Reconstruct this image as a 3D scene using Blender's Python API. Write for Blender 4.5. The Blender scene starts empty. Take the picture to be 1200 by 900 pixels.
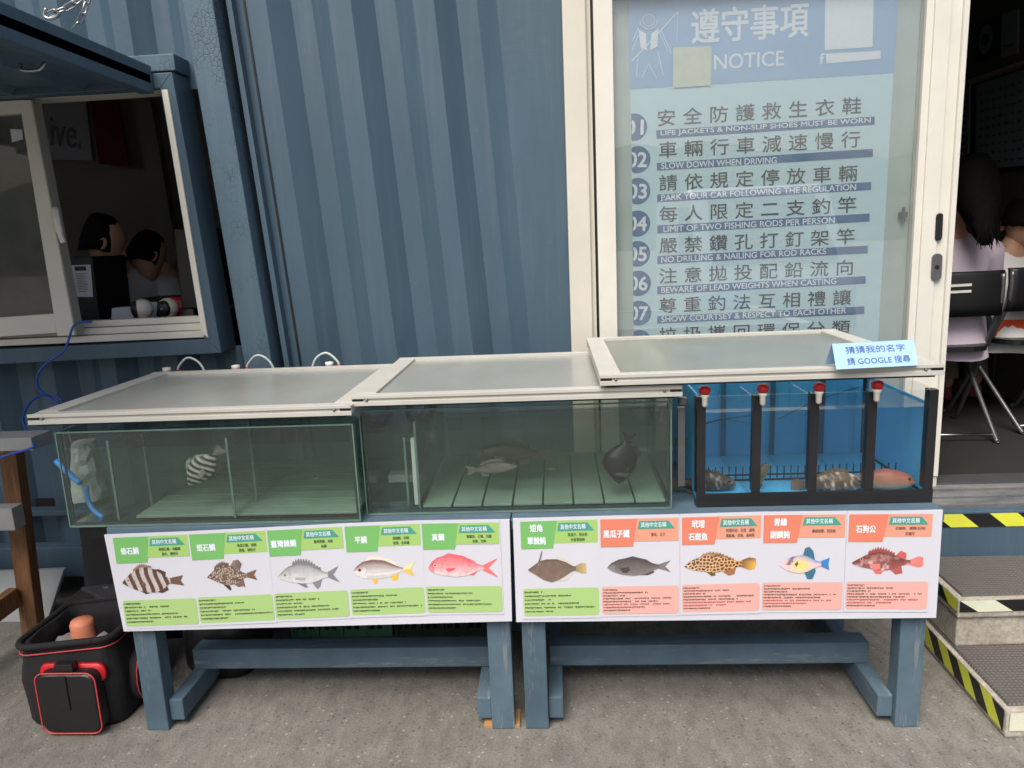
import bpy, bmesh, math, random
import numpy as np
from mathutils import Vector, Matrix
random.seed(7)
R_ = math.radians
scene = bpy.context.scene
COL = scene.collection

# ------------------------------------------------------------------ camera
F_, PITCH, ROLL, YAW, CAMZ = 870.0, R_(10.9), R_(2.5), R_(3.5), 1.5
_f = Vector((-math.sin(YAW)*math.cos(PITCH), math.cos(YAW)*math.cos(PITCH), -math.sin(PITCH)))
_r0 = Vector((math.cos(YAW), math.sin(YAW), 0)); _u0 = _r0.cross(_f)
_r = math.cos(ROLL)*_r0 - math.sin(ROLL)*_u0
_u = math.sin(ROLL)*_r0 + math.cos(ROLL)*_u0
CC = Vector((0, 0, CAMZ))
cd = bpy.data.cameras.new('camera'); cam = bpy.data.objects.new('camera', cd); COL.objects.link(cam)
cd.sensor_fit = 'HORIZONTAL'; cd.sensor_width = 36; cd.lens = F_/1200*36
cd.clip_start = 0.02; cd.clip_end = 2000
m3 = Matrix((_r, _u, -_f)).transposed().to_4x4(); m3.translation = CC
cam.matrix_world = m3
scene.camera = cam

def ray(x, y): return _f + _r*((x-600)/F_) - _u*((y-450)/F_)
def aY(x, y, Y): d = ray(x, y); return CC + d*(Y/d.y)      # where a sight line meets an upright plane at depth Y
def aZ(x, y, z): d = ray(x, y); return CC + d*((z-CAMZ)/d.z)
def aX(x, y, X): d = ray(x, y); return CC + d*(X/d.x)

# ------------------------------------------------------------------ world, sun, exposure
SUN_EL, SUN_AZ = 56, 200            # azimuth measured from +Y clockwise: the sun is behind the camera, a little left
w = bpy.data.worlds.new('World'); scene.world = w; w.use_nodes = True
nt = w.node_tree; nt.nodes.clear()
sky = nt.nodes.new('ShaderNodeTexSky'); sky.sky_type = 'NISHITA'; sky.sun_disc = False
sky.sun_elevation = R_(SUN_EL); sky.sun_rotation = R_(SUN_AZ); sky.air_density = 1.0; sky.dust_density = 6.0; sky.ozone_density = 0.6
bg = nt.nodes.new('ShaderNodeBackground'); bg.inputs['Strength'].default_value = 0.095
wo = nt.nodes.new('ShaderNodeOutputWorld')
nt.links.new(sky.outputs[0], bg.inputs[0]); nt.links.new(bg.outputs[0], wo.inputs[0])
sd = bpy.data.lights.new('sun', 'SUN'); sd.energy = 2.3; sd.angle = R_(42); sd.color = (1, 0.965, 0.90)
so = bpy.data.objects.new('sun', sd); COL.objects.link(so)
sdir = Vector((math.sin(R_(SUN_AZ))*math.cos(R_(SUN_EL)), math.cos(R_(SUN_AZ))*math.cos(R_(SUN_EL)), math.sin(R_(SUN_EL))))
so.rotation_euler = (-sdir).to_track_quat('-Z', 'Y').to_euler(); so.location = sdir*20
vs = scene.view_settings
vs.view_transform = 'Standard'; vs.look = 'None'; vs.gamma = 1; vs.exposure = 0.56
cy = scene.cycles
cy.use_denoising = True
try: cy.denoiser = 'OPENIMAGEDENOISE'
except Exception: pass
cy.max_bounces = 10; cy.diffuse_bounces = 4; cy.glossy_bounces = 4; cy.transmission_bounces = 6; cy.transparent_max_bounces = 40
cy.volume_bounces = 2; cy.volume_step_rate = 4
cy.caustics_reflective = False; cy.caustics_refractive = False

# ------------------------------------------------------------------ materials
def lin(c):
    c = c/255.0
    return c/12.92 if c <= 0.04045 else ((c+0.055)/1.055)**2.4
def C(r, g, b): return (lin(r), lin(g), lin(b), 1)
MATS = {}
class N:
    def __init__(s, name):
        s.m = bpy.data.materials.new(name); s.m.use_nodes = True; s.t = s.m.node_tree; s.t.nodes.clear()
        s.out = s.t.nodes.new('ShaderNodeOutputMaterial')
        s.tc = None
    def n(s, ty, **kw):
        x = s.t.nodes.new(ty)
        for k, v in kw.items(): setattr(x, k, v)
        return x
    def l(s, a, b): s.t.links.new(a, b)
    def coord(s, scale=(1, 1, 1)):
        if s.tc is None: s.tc = s.n('ShaderNodeTexCoord')
        mp = s.n('ShaderNodeMapping'); mp.inputs['Scale'].default_value = scale
        s.l(s.tc.outputs['Object'], mp.inputs[0]); return mp.outputs[0]
    def noise(s, scale, detail=4, rough=.55, stretch=(1, 1, 1)):
        x = s.n('ShaderNodeTexNoise'); x.inputs['Scale'].default_value = scale; x.inputs['Detail'].default_value = detail; x.inputs['Roughness'].default_value = rough
        s.l(s.coord(stretch), x.inputs['Vector']); return x.outputs['Fac']
    def voro(s, scale, feature='F1', stretch=(1, 1, 1), out='Distance'):
        x = s.n('ShaderNodeTexVoronoi'); x.feature = feature; x.inputs['Scale'].default_value = scale
        s.l(s.coord(stretch), x.inputs['Vector']); return x.outputs[out]
    def ramp(s, fac, stops):
        x = s.n('ShaderNodeValToRGB'); e = x.color_ramp.elements
        while len(e) < len(stops): e.new(.5)
        for i, (p, c) in enumerate(stops):
            e[i].position = p; e[i].color = c if len(c) == 4 else (*c, 1)
        s.l(fac, x.inputs[0]); return x.outputs[0]
    def mix(s, fac, a, b, mode='MIX'):
        x = s.n('ShaderNodeMix'); x.data_type = 'RGBA'; x.blend_type = mode
        for sock, v in ((x.inputs[0], fac), (x.inputs[6], a), (x.inputs[7], b)):
            if isinstance(v, (int, float)): sock.default_value = v
            elif isinstance(v, tuple): sock.default_value = v
            else: s.l(v, sock)
        return x.outputs[2]
    def math(s, op, a, b=0.0):
        x = s.n('ShaderNodeMath'); x.operation = op
        for sock, v in ((x.inputs[0], a), (x.inputs[1], b)):
            if isinstance(v, (int, float)): sock.default_value = v
            else: s.l(v, sock)
        return x.outputs[0]
    def bump(s, h, strength=.3, dist=.002):
        x = s.n('ShaderNodeBump'); x.inputs['Strength'].default_value = strength; x.inputs['Distance'].default_value = dist
        s.l(h, x.inputs['Height']); return x.outputs[0]
    def pbr(s, col, rough=.5, metal=0, bump=None, spec=.5):
        p = s.n('ShaderNodeBsdfPrincipled')
        for sock, v in ((p.inputs['Base Color'], col), (p.inputs['Roughness'], rough)):
            if isinstance(v, (int, float, tuple)): sock.default_value = v
            else: s.l(v, sock)
        p.inputs['Metallic'].default_value = metal
        p.inputs['Specular IOR Level'].default_value = spec
        if bump is not None: s.l(bump, p.inputs['Normal'])
        s.l(p.outputs[0], s.out.inputs[0]); s.p = p
        return s.m

def simple(name, col, rough=.5, metal=0, var=.12, nscale=9, bump=0, bscale=60, spec=.5, stretch=(1, 1, 1)):
    k = N(name)
    d = tuple(x*(1-var) for x in col[:3])+(1,); b = tuple(min(1, x*(1+var)) for x in col[:3])+(1,)
    c = k.ramp(k.noise(nscale, 5, .6, stretch), [(.3, d), (.7, b)])
    bm_ = k.bump(k.noise(bscale, 3), bump, .002) if bump else None
    return k.pbr(c, rough, metal, bm_, spec)

def painted_steel(name, base, crack=False):
    k = N(name)
    d = tuple(x*.88 for x in base[:3])+(1,); b = tuple(x*1.1 for x in base[:3])+(1,)
    c = k.ramp(k.noise(2.2, 6, .62, (2.2, 2.2, .5)), [(.3, d), (.72, b)])
    streak = k.noise(16, 4, .6, (1.6, 1.6, .1))
    c = k.mix(k.math('MULTIPLY', k.ramp(streak, [(.5, (0, 0, 0)), (.75, (1, 1, 1))]), .07), c, (.3, .34, .36, 1))
    scuff = k.ramp(k.noise(38, 6, .75, (1, 1, .7)), [(.64, (0, 0, 0)), (.7, (1, 1, 1))])
    c = k.mix(k.math('MULTIPLY', scuff, .16), c, (.26, .3, .31, 1))
    h = k.noise(30, 5, .6)
    big = k.noise(3, 2, .5, (1, 1, .6))
    h = k.math('ADD', h, k.math('MULTIPLY', big, 5.0))
    if crack:
        v = k.voro(55, 'DISTANCE_TO_EDGE', (1, 1, .8))
        msk = k.ramp(k.noise(7, 3), [(.45, (0, 0, 0)), (.6, (1, 1, 1))])
        cr = k.math('MULTIPLY', k.ramp(v, [(.02, (1, 1, 1)), (.09, (0, 0, 0))]), msk)
        c = k.mix(k.math('MULTIPLY', cr, .6), c, (.025, .04, .05, 1))
        h = k.math('SUBTRACT', h, k.math('MULTIPLY', cr, .8))
    return k.pbr(c, .48, 0, k.bump(h, .35, .0025), .4)

BLUE = C(69, 91, 107)
M = {}
M['steel'] = painted_steel('blue_painted_steel', BLUE)
M['steel_crack'] = painted_steel('blue_cracked_paint', C(80, 102, 118), True)
M['frame_white'] = simple('white_frame_aluminium', C(214, 212, 203), .35, 0, .04, 6, .05, 90)
M['lid_frame'] = simple('grey_white_lid_frame', C(188, 187, 180), .4, 0, .06, 7, .05, 60)
M['frame_cream'] = simple('cream_frame_paint', C(203, 199, 187), .5, 0, .05, 5, .08, 40)
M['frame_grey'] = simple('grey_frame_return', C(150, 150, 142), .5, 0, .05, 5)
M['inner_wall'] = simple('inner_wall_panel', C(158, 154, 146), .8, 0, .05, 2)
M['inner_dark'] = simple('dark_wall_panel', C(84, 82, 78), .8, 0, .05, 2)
M['inner_floor'] = simple('dark_carpet', C(30, 29, 28), .95, 0, .2, 60, .3, 200)
M['black'] = simple('black_plastic', C(26, 27, 29), .4, 0, .15, 12)
M['black_matte'] = simple('black_cloth', C(17, 17, 20), .85, 0, .3, 40, .3, 300)
M['steel_bare'] = simple('bare_steel', C(170, 170, 168), .28, 1, .12, 20)
M['tube'] = simple('grey_chair_tube', C(120, 121, 124), .35, .7, .1, 20)
M['paper'] = simple('white_paper', C(206, 208, 219), .6, 0, .015, 3, .05, 6)
M['dark_red'] = simple('dark_red_cloth', C(120, 28, 28), .8, 0, .1, 6)
M['red'] = simple('red_plastic', C(186, 26, 34), .4, 0, .1, 12)
M['piping'] = simple('red_piping', C(190, 62, 64), .5, 0, .1, 30)
M['cap_white'] = simple('white_plastic', C(225, 222, 212), .4, 0, .04, 20)
M['cardboard'] = simple('cardboard', C(170, 130, 85), .9, 0, .12, 25)
M['blue_cable'] = simple('blue_cable_sheath', C(36, 82, 175), .45, 0, .06, 30)
M['blue_tube'] = simple('blue_air_tube', C(60, 150, 235), .4, 0, .06, 30)
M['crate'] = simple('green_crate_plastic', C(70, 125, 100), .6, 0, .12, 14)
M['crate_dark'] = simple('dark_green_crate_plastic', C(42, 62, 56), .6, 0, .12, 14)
M['skin'] = simple('skin', C(196, 150, 122), .6, 0, .05, 12)
M['hair'] = simple('black_hair', C(13, 12, 12), .75, 0, .4, 90, .6, 160, spec=.1, stretch=(1, 1, .08))
M['lilac'] = simple('lilac_shirt', C(206, 192, 208), .9, 0, .05, 9, .5, 25)
M['white_shirt'] = simple('white_shirt', C(226, 226, 226), .9, 0, .04, 9, .5, 25)
M['grey_shirt'] = simple('pale_grey_shirt', C(186, 188, 196), .9, 0, .05, 9, .5, 25)
M['navy'] = simple('navy_cloth', C(32, 36, 54), .9, 0, .15, 20)
M['orange'] = simple('orange_cloth', C(225, 84, 40), .8, 0, .1, 12)
M['khaki'] = simple('khaki_cloth', C(140, 132, 112), .9, 0, .1, 12)
M['maroon'] = simple('maroon_shoe', C(120, 52, 62), .7, 0, .12, 20)
M['notice_bg'] = simple('notice_pale_blue', C(196, 224, 233), .5, 0, .015, 2)
M['notice_band'] = simple('notice_blue', C(146, 181, 217), .5, 0, .015, 2)
M['notice_bar'] = simple('notice_bar_blue', C(66, 102, 152), .5, 0, .03, 4)
M['notice_ink'] = simple('notice_dark_ink', C(42, 46, 50), .6, 0, .03, 4)
M['notice_white'] = simple('notice_white', C(226, 236, 244), .5, 0, .01, 4)
M['board_pale'] = simple('pale_backing_board', C(176, 190, 184), .6, 0, .05, 3)
M['note_paper'] = simple('yellowish_paper', C(206, 214, 196), .7, 0, .06, 60)
M['tent'] = simple('blue_card', C(160, 196, 240), .7, 0, .02, 8)
M['tent_ink'] = simple('blue_ink', C(62, 92, 150), .7)
M['g_title'] = simple('green_title', C(116, 182, 104), .6, 0, .02, 5)
M['g_name'] = simple('light_green_panel', C(160, 198, 112), .6, 0, .02, 5)
M['g_text'] = simple('pale_green_panel', C(166, 200, 128), .6, 0, .02, 5)
M['o_title'] = simple('coral_title', C(222, 128, 104), .6, 0, .02, 5)
M['o_name'] = simple('light_coral_panel', C(226, 156, 132), .6, 0, .02, 5)
M['o_text'] = simple('pale_coral_panel', C(226, 172, 164), .6, 0, .02, 5)
M['ribbon'] = simple('teal_ribbon', C(70, 156, 142), .6, 0, .02, 5)
M['print_ink'] = simple('printed_ink', C(62, 70, 58), .7)
M['print_red'] = simple('printed_red_ink', C(206, 74, 66), .7)
M['tape_yellow'] = simple('tape_yellow', C(214, 220, 70), .5, 0, .08, 12)
M['tape_black'] = simple('tape_black', C(24, 24, 25), .5, 0, .25, 16)
M['tape_worn'] = simple('tape_worn_white', C(214, 218, 196), .6, 0, .08, 16)
M['foam'] = simple('grey_foam_sheet', C(150, 155, 158), .8, 0, .08, 5, .2, 12)
M['grey_board'] = simple('grey_board', C(150, 152, 152), .7, 0, .1, 6)
M['clay'] = simple('clay_pink_plastic', C(205, 128, 100), .6, 0, .1, 14)
M['silver_sheet'] = simple('silvery_bag_lining', C(150, 152, 150), .4, .3, .2, 20, .5, 40)
M['flap'] = simple('grey_flap_lining', C(48, 50, 55), .6, 0, .15, 8)
M['screen'] = simple('dark_screen', C(30, 34, 42), .15)
M['chart'] = simple('chart_sheet', C(120, 140, 146), .7, 0, .04, 6)
M['chart_ink'] = simple('chart_ink', C(62, 78, 84), .7)
M['slat_green'] = simple('pale_green_slat', C(126, 150, 136), .6, 0, .12, 7)
M['slat_dark'] = simple('dark_gap', C(24, 34, 32), .8)
M['pipe_white'] = simple('pale_pipe', C(190, 200, 196), .5, 0, .08, 14)
k = N('blue_acrylic'); p1 = k.n('ShaderNodeBsdfPrincipled'); p1.inputs['Base Color'].default_value = C(104, 206, 255); p1.inputs['Roughness'].default_value = .4
t1 = k.n('ShaderNodeBsdfTranslucent'); t1.inputs[0].default_value = C(86, 186, 252)
mx = k.n('ShaderNodeMixShader'); mx.inputs[0].default_value = .15
k.l(p1.outputs[0], mx.inputs[1]); k.l(t1.outputs[0], mx.inputs[2]); k.l(mx.outputs[0], k.out.inputs[0]); M['tank_blue'] = k.m
M['tank_black'] = simple('black_acrylic', C(36, 36, 38), .3, 0, .15, 9)
M['silicone'] = simple('dark_silicone', C(40, 58, 54), .4)
M['edge_glass'] = simple('glass_edge_green', C(98, 124, 116), .2, 0, .1, 20)
M['lure'] = simple('lime_lure', C(170, 240, 60), .4)
M['bag_plastic'] = simple('crumpled_plastic', C(180, 186, 186), .3, 0, .2, 30, .8, 30)
M['leaf_far'] = simple('far_foliage', C(58, 78, 44), .9, 0, .4, 1.5)
M['car_white'] = simple('car_white_paint', C(226, 228, 230), .2, 0, .01, 2)

# weathered wood
k = N('brown_wood'); g = k.noise(14, 6, .65, (6, 6, .5))
M['wood'] = k.pbr(k.ramp(g, [(.3, C(86, 58, 36)), (.55, C(122, 86, 54)), (.75, C(146, 108, 72))]), .65, 0, k.bump(g, .25, .002))
# blue painted wood of the tables: worn along the grain
def painted_wood(name, stretch):
    k = N(name)
    g = k.noise(20, 6, .7, stretch); c = k.ramp(k.noise(5, 4), [(.3, C(70, 90, 104)), (.7, C(90, 111, 126))])
    worn = k.ramp(k.noise(26, 6, .78, stretch), [(.57, (0, 0, 0)), (.66, (1, 1, 1))])
    c = k.mix(k.math('MULTIPLY', worn, .42), c, C(160, 158, 148))
    dirt = k.ramp(k.noise(9, 5, .7), [(.58, (0, 0, 0)), (.75, (1, 1, 1))])
    c = k.mix(k.math('MULTIPLY', dirt, .3), c, C(52, 66, 78))
    return k.pbr(c, .55, 0, k.bump(g, .35, .0022), .35)
M['tw_v'] = painted_wood('blue_painted_wood_upright', (1, 1, .1))
M['tw_x'] = painted_wood('blue_painted_wood_long', (.1, 1, 1))
M['tw_y'] = painted_wood('blue_painted_wood_deep', (1, .1, 1))

# concrete ground: exposed grit, stains, dark pebbles
k = N('concrete_ground')
b1 = k.ramp(k.noise(1.1, 6, .6), [(.25, C(104, 102, 98)), (.55, C(121, 119, 115)), (.8, C(134, 132, 128))])
fine = k.noise(150, 4, .7)
c = k.mix(.75, b1, k.ramp(fine, [(.3, (.30, .30, .30)), (.7, (.72, .71, .69))]), 'OVERLAY')
mid = k.noise(22, 5, .7, (1, .45, 1))
c = k.mix(.6, c, k.ramp(mid, [(.32, (.3, .3, .3)), (.68, (.66, .66, .65))]), 'OVERLAY')
vd = k.voro(58); vc = k.voro(58, out='Color')
sep = k.n('ShaderNodeSeparateColor'); k.l(vc, sep.inputs[0])
peb = k.math('MULTIPLY', k.ramp(vd, [(.22, (1, 1, 1)), (.34, (0, 0, 0))]), k.ramp(sep.outputs[0], [(.74, (0, 0, 0)), (.78, (1, 1, 1))]))
c = k.mix(k.math('MULTIPLY', peb, .42), c, C(78, 74, 70))
peb2 = k.math('MULTIPLY', k.ramp(vd, [(.2, (1, 1, 1)), (.32, (0, 0, 0))]), k.ramp(sep.outputs[1], [(.86, (0, 0, 0)), (.9, (1, 1, 1))]))
c = k.mix(k.math('MULTIPLY', peb2, .35), c, C(196, 190, 180))
spk = k.ramp(k.noise(7, 5, .75), [(.62, (0, 0, 0)), (.7, (1, 1, 1))])
c = k.mix(k.math('MULTIPLY', spk, .2), c, C(88, 84, 78))
h = k.math('ADD', k.math('MULTIPLY', fine, .6), k.math('ADD', k.math('MULTIPLY', mid, 1.6), k.math('MULTIPLY', peb, .4)))
M['ground'] = k.pbr(c, .9, 0, k.bump(h, .6, .006), .25)

# rough cast concrete of the steps and a ribbed rubber tread
k = N('step_concrete'); f2 = k.noise(70, 5, .7)
c = k.ramp(k.noise(5, 5, .6), [(.3, C(140, 134, 124)), (.7, C(182, 176, 164))])
c = k.mix(.7, c, k.ramp(f2, [(.3, (.3, .3, .3)), (.7, (.7, .7, .7))]), 'OVERLAY')
M['step'] = k.pbr(c, .9, 0, k.bump(f2, .5, .004), .2)
k = N('ribbed_tread'); wv = k.n('ShaderNodeTexWave'); wv.inputs['Scale'].default_value = 22; wv.inputs['Distortion'].default_value = .3; wv.bands_direction = 'X'
k.l(k.coord(), wv.inputs['Vector'])
ck = k.n('ShaderNodeTexWave'); ck.inputs['Scale'].default_value = 22; ck.bands_direction = 'Y'; k.l(k.coord(), ck.inputs['Vector'])
hh = k.math('MULTIPLY', wv.outputs['Fac'], ck.outputs['Fac'])
c = k.mix(k.math('MULTIPLY', hh, .5), C(82, 80, 78), C(128, 124, 120)); c = k.mix(k.math('MULTIPLY', k.noise(9, 5, .7), .5), c, C(108, 102, 96))
M['tread'] = k.pbr(c, .8, 0, k.bump(hh, .7, .004), .3)

# deck of the doorway
k = N('worn_deck'); c = k.ramp(k.noise(11, 6, .75, (.4, 1, 1)), [(.3, C(74, 82, 88)), (.6, C(120, 120, 118)), (.75, C(140, 136, 128))])
M['deck'] = k.pbr(c, .7, 0, k.bump(k.noise(60, 4), .3, .002))

# clear sheet glass: straight-through transparency with a Fresnel mirror, as thin panes look
def glass(name, tint, ior=1.45, rough=.0, haze=0.0, hazecol=(.5, .5, .5, 1), boost=1.0):
    k = N(name)
    tr = k.n('ShaderNodeBsdfTransparent'); tr.inputs[0].default_value = tint
    gl = k.n('ShaderNodeBsdfGlossy'); gl.inputs['Roughness'].default_value = rough
    fr = k.n('ShaderNodeFresnel'); geo = k.n('ShaderNodeNewGeometry')      # same reflectance from both sides of a thin sheet
    k.l(k.math('ADD', ior, k.math('MULTIPLY', geo.outputs['Backfacing'], 1/ior-ior)), fr.inputs[0])
    mx = k.n('ShaderNodeMixShader')
    k.l(k.math('MULTIPLY', fr.outputs[0], boost), mx.inputs[0]); k.l(tr.outputs[0], mx.inputs[1]); k.l(gl.outputs[0], mx.inputs[2])
    last = mx.outputs[0]
    if haze:
        df = k.n('ShaderNodeBsdfDiffuse'); df.inputs[0].default_value = hazecol
        m2 = k.n('ShaderNodeMixShader'); 
        ns = k.ramp(k.noise(6, 5, .7), [(.3, (haze*.5,)*3), (.75, (haze*1.5,)*3)])
        k.l(ns, m2.inputs[0]); k.l(last, m2.inputs[1]); k.l(df.outputs[0], m2.inputs[2]); last = m2.outputs[0]
    k.l(last, k.out.inputs[0]); return k.m
M['pane'] = glass('window_glass', (.975, .99, .99, 1), 1.5, haze=.055, hazecol=(.74, .81, .84, 1), boost=3.0)  # diffuse haze stands in for the pale reflection of the sky
M['pane_dusty'] = glass('dusty_window_glass', (.8, .83, .82, 1), 1.5, .02, .16, (.35, .35, .34, 1))
M['tank_glass'] = glass('tank_glass', (.95, .97, .96, 1), 1.42, 0, .012, (.5, .55, .52, 1), boost=1.5)
M['clear_glass'] = glass('clear_tank_glass', (.985, .99, .99, 1), 1.42)
M['water'] = glass('tank_water', (.94, .97, .95, 1), 1.33)
k_ = M['water'].node_tree; pv = k_.nodes.new('ShaderNodeVolumePrincipled'); pv.inputs['Color'].default_value = C(120, 164, 140); pv.inputs['Density'].default_value = 1.3; pv.inputs['Anisotropy'].default_value = .2
pv.inputs['Absorption Color'].default_value = C(120, 150, 132)
k_.links.new(pv.outputs[0], [n for n in k_.nodes if n.type == 'OUTPUT_MATERIAL'][0].inputs['Volume'])
M['clear_water'] = glass('clear_tank_water', (.97, .99, 1.0, 1), 1.33)
# frosted lid panel: lets soft light through, mirrors the sky at a low angle
k = N('frosted_lid_panel')
p1 = k.n('ShaderNodeBsdfPrincipled'); p1.inputs['Roughness'].default_value = .22
k.l(k.ramp(k.noise(5, 5, .65, (1, .5, 1)), [(.3, C(186, 189, 182)), (.7, C(204, 207, 200))]), p1.inputs['Base Color'])
t1 = k.n('ShaderNodeBsdfTranslucent'); t1.inputs[0].default_value = C(240, 244, 240)
mx = k.n('ShaderNodeMixShader'); mx.inputs[0].default_value = .7
k.l(p1.outputs[0], mx.inputs[1]); k.l(t1.outputs[0], mx.inputs[2]); k.l(mx.outputs[0], k.out.inputs[0]); M['lid_panel'] = k.m
M['lid_panel_grey'] = simple('grey_lid_panel', C(150, 153, 148), .24, 0, .07, 5, .04, 30, stretch=(1, .5, 1))

# per-vertex colour material (patterns of the fish, printed pictures)
def vcol(name, rough, bump=0):
    k = N(name); a = k.n('ShaderNodeVertexColor'); a.layer_name = 'col'
    b = k.bump(k.voro(220), bump, .001) if bump else None
    return k.pbr(a.outputs[0], rough, 0, b, .4)
M['print'] = vcol('printed_picture', .6)
M['fish'] = vcol('fish_skin', .5, .3)

# ------------------------------------------------------------------ mesh helpers
def wloc(o):
    v = Vector((0, 0, 0))
    while o is not None: v += o.location; o = o.parent
    return v
def tag(o, label=None, cat=None, group=None, kind=None):
    if label: o['label'] = label
    if cat: o['category'] = cat
    if group: o['group'] = group
    if kind: o['kind'] = kind
    return o
def thing(name, label, cat, loc=(0, 0, 0), group=None):
    o = bpy.data.objects.new(name, None); o.empty_display_size = .05; COL.objects.link(o); o.location = loc
    return tag(o, label, cat, group)
def link_mesh(name, me, material, parent=None):
    o = bpy.data.objects.new(name, me); COL.objects.link(o)
    me.name = name
    if parent is not None:
        o.parent = parent; off = wloc(parent)
        if off.length > 0: me.transform(Matrix.Translation(-off))
    if material is not None:
        me.materials.clear(); me.materials.append(material)
    return o
def copy_tree(o, parent=None):
    c = o.copy(); COL.objects.link(c)
    if parent is not None: c.parent = parent
    for ch in [x for x in bpy.data.objects if x.parent == o]: copy_tree(ch, c)
    return c

class MB:
    def __init__(s): s.bm = bmesh.new(); s.T = Matrix.Identity(4)
    def v(s, p): return s.bm.verts.new(s.T @ Vector(p))
    def face(s, vs):
        try: return s.bm.faces.new(vs)
        except ValueError: return None
    def poly(s, pts): return s.face([s.v(p) for p in pts])
    def hexa(s, a, b):            # two quads (lists of 4 points), bridged
        A = [s.v(p) for p in a]; B = [s.v(p) for p in b]
        s.face(A[::-1]); s.face(B)
        for i in range(4): s.face([A[i], A[(i+1) % 4], B[(i+1) % 4], B[i]])
        return s
    def box(s, x0, x1, y0, y1, z0, z1):
        return s.hexa([(x0, y0, z0), (x1, y0, z0), (x1, y1, z0), (x0, y1, z0)], [(x0, y0, z1), (x1, y0, z1), (x1, y1, z1), (x0, y1, z1)])
    def quad_slab(s, pts, d):     # a quad (4 points) thickened by the vector d
        d = Vector(d); p = [Vector(q) for q in pts]
        return s.hexa(p, [q+d for q in p])
    def beam(s, a, b, wx, wy, up=(0, 0, 1)):
        a = Vector(a); b = Vector(b); t = (b-a).normalized(); u = Vector(up)
        if abs(t.dot(u)) > .95: u = Vector((0, 1, 0))
        x = t.cross(u).normalized(); y = x.cross(t)
        q = lambda c: [c - x*wx/2 - y*wy/2, c + x*wx/2 - y*wy/2, c + x*wx/2 + y*wy/2, c - x*wx/2 + y*wy/2]
        return s.hexa(q(a), q(b))
    def prism(s, pts, d):         # any polygon thickened by d
        d = Vector(d); A = [s.v(p) for p in pts]; B = [s.v(Vector(p)+d) for p in pts]
        s.face(A[::-1]); s.face(B); n = len(A)
        for i in range(n): s.face([A[i], A[(i+1) % n], B[(i+1) % n], B[i]])
        return s
    def rings(s, rings, close=True, cap=True):
        prev = None; first = None
        for r in rings:
            cur = [s.v(p) for p in r]
            if prev:
                n = len(cur)
                for i in range(n if close else n-1):
                    s.face([prev[i], prev[(i+1) % n], cur[(i+1) % n], cur[i]])
            else: first = cur
            prev = cur
        if cap: s.face(first[::-1]); s.face(prev)
        return s
    def tube(s, pts, r, n=8, cap=True):
        P = [Vector(p) for p in pts]; rr = r if isinstance(r, (list, tuple)) else [r]*len(P)
        t0 = (P[1]-P[0]).normalized(); ref = Vector((0, 0, 1)) if abs(t0.z) < .9 else Vector((0, 1, 0))
        x = t0.cross(ref).normalized(); R = []
        for i, p in enumerate(P):
            t = (P[min(i+1, len(P)-1)] - P[max(i-1, 0)]).normalized()
            x = (x - t*x.dot(t)).normalized(); y = t.cross(x)
            R.append([p + x*math.cos(a)*rr[i] + y*math.sin(a)*rr[i] for a in [2*math.pi*j/n for j in range(n)]])
        return s.rings(R, True, cap)
    def lathe(s, c, prof, n=16):
        c = Vector(c); return s.rings([[c + Vector((r*math.cos(2*math.pi*j/n), r*math.sin(2*math.pi*j/n), z)) for j in range(n)] for r, z in prof])
    def ball(s, c, r, n=12, m=8):
        c = Vector(c); r = r if isinstance(r, (tuple, list)) else (r, r, r)
        return s.rings([[c + Vector((r[0]*math.sin(a)*math.cos(2*math.pi*j/n), r[1]*math.sin(a)*math.sin(2*math.pi*j/n), -r[2]*math.cos(a))) for j in range(n)]
                        for a in [math.pi*(i+.02)/(m+.04) for i in range(m+1)]])
    def build(s, name, material, parent=None, smooth=False, bevel=0):
        bm = s.bm
        bmesh.ops.recalc_face_normals(bm, faces=bm.faces[:])
        if bevel:
            es = [e for e in bm.edges if len(e.link_faces) == 2 and e.calc_face_angle(0) > .6]
            bmesh.ops.bevel(bm, geom=es, offset=bevel, offset_type='OFFSET', segments=2, profile=.6, affect='EDGES', clamp_overlap=True)
        me = bpy.data.meshes.new(name); bm.to_mesh(me); bm.free()
        if smooth:
            for p in me.polygons: p.use_smooth = True
        return link_mesh(name, me, material, parent)

def smooth_path(pts, n=6):
    P = [Vector(p) for p in pts]; out = []
    for i in range(len(P)-1):
        p0 = P[max(i-1, 0)]; p1 = P[i]; p2 = P[i+1]; p3 = P[min(i+2, len(P)-1)]
        for j in range(n):
            t = j/n
            out.append(.5*((2*p1) + (p2-p0)*t + (2*p0-5*p1+4*p2-p3)*t*t + (3*p1-p0-3*p2+p3)*t**3))
    out.append(P[-1]); return out

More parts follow.
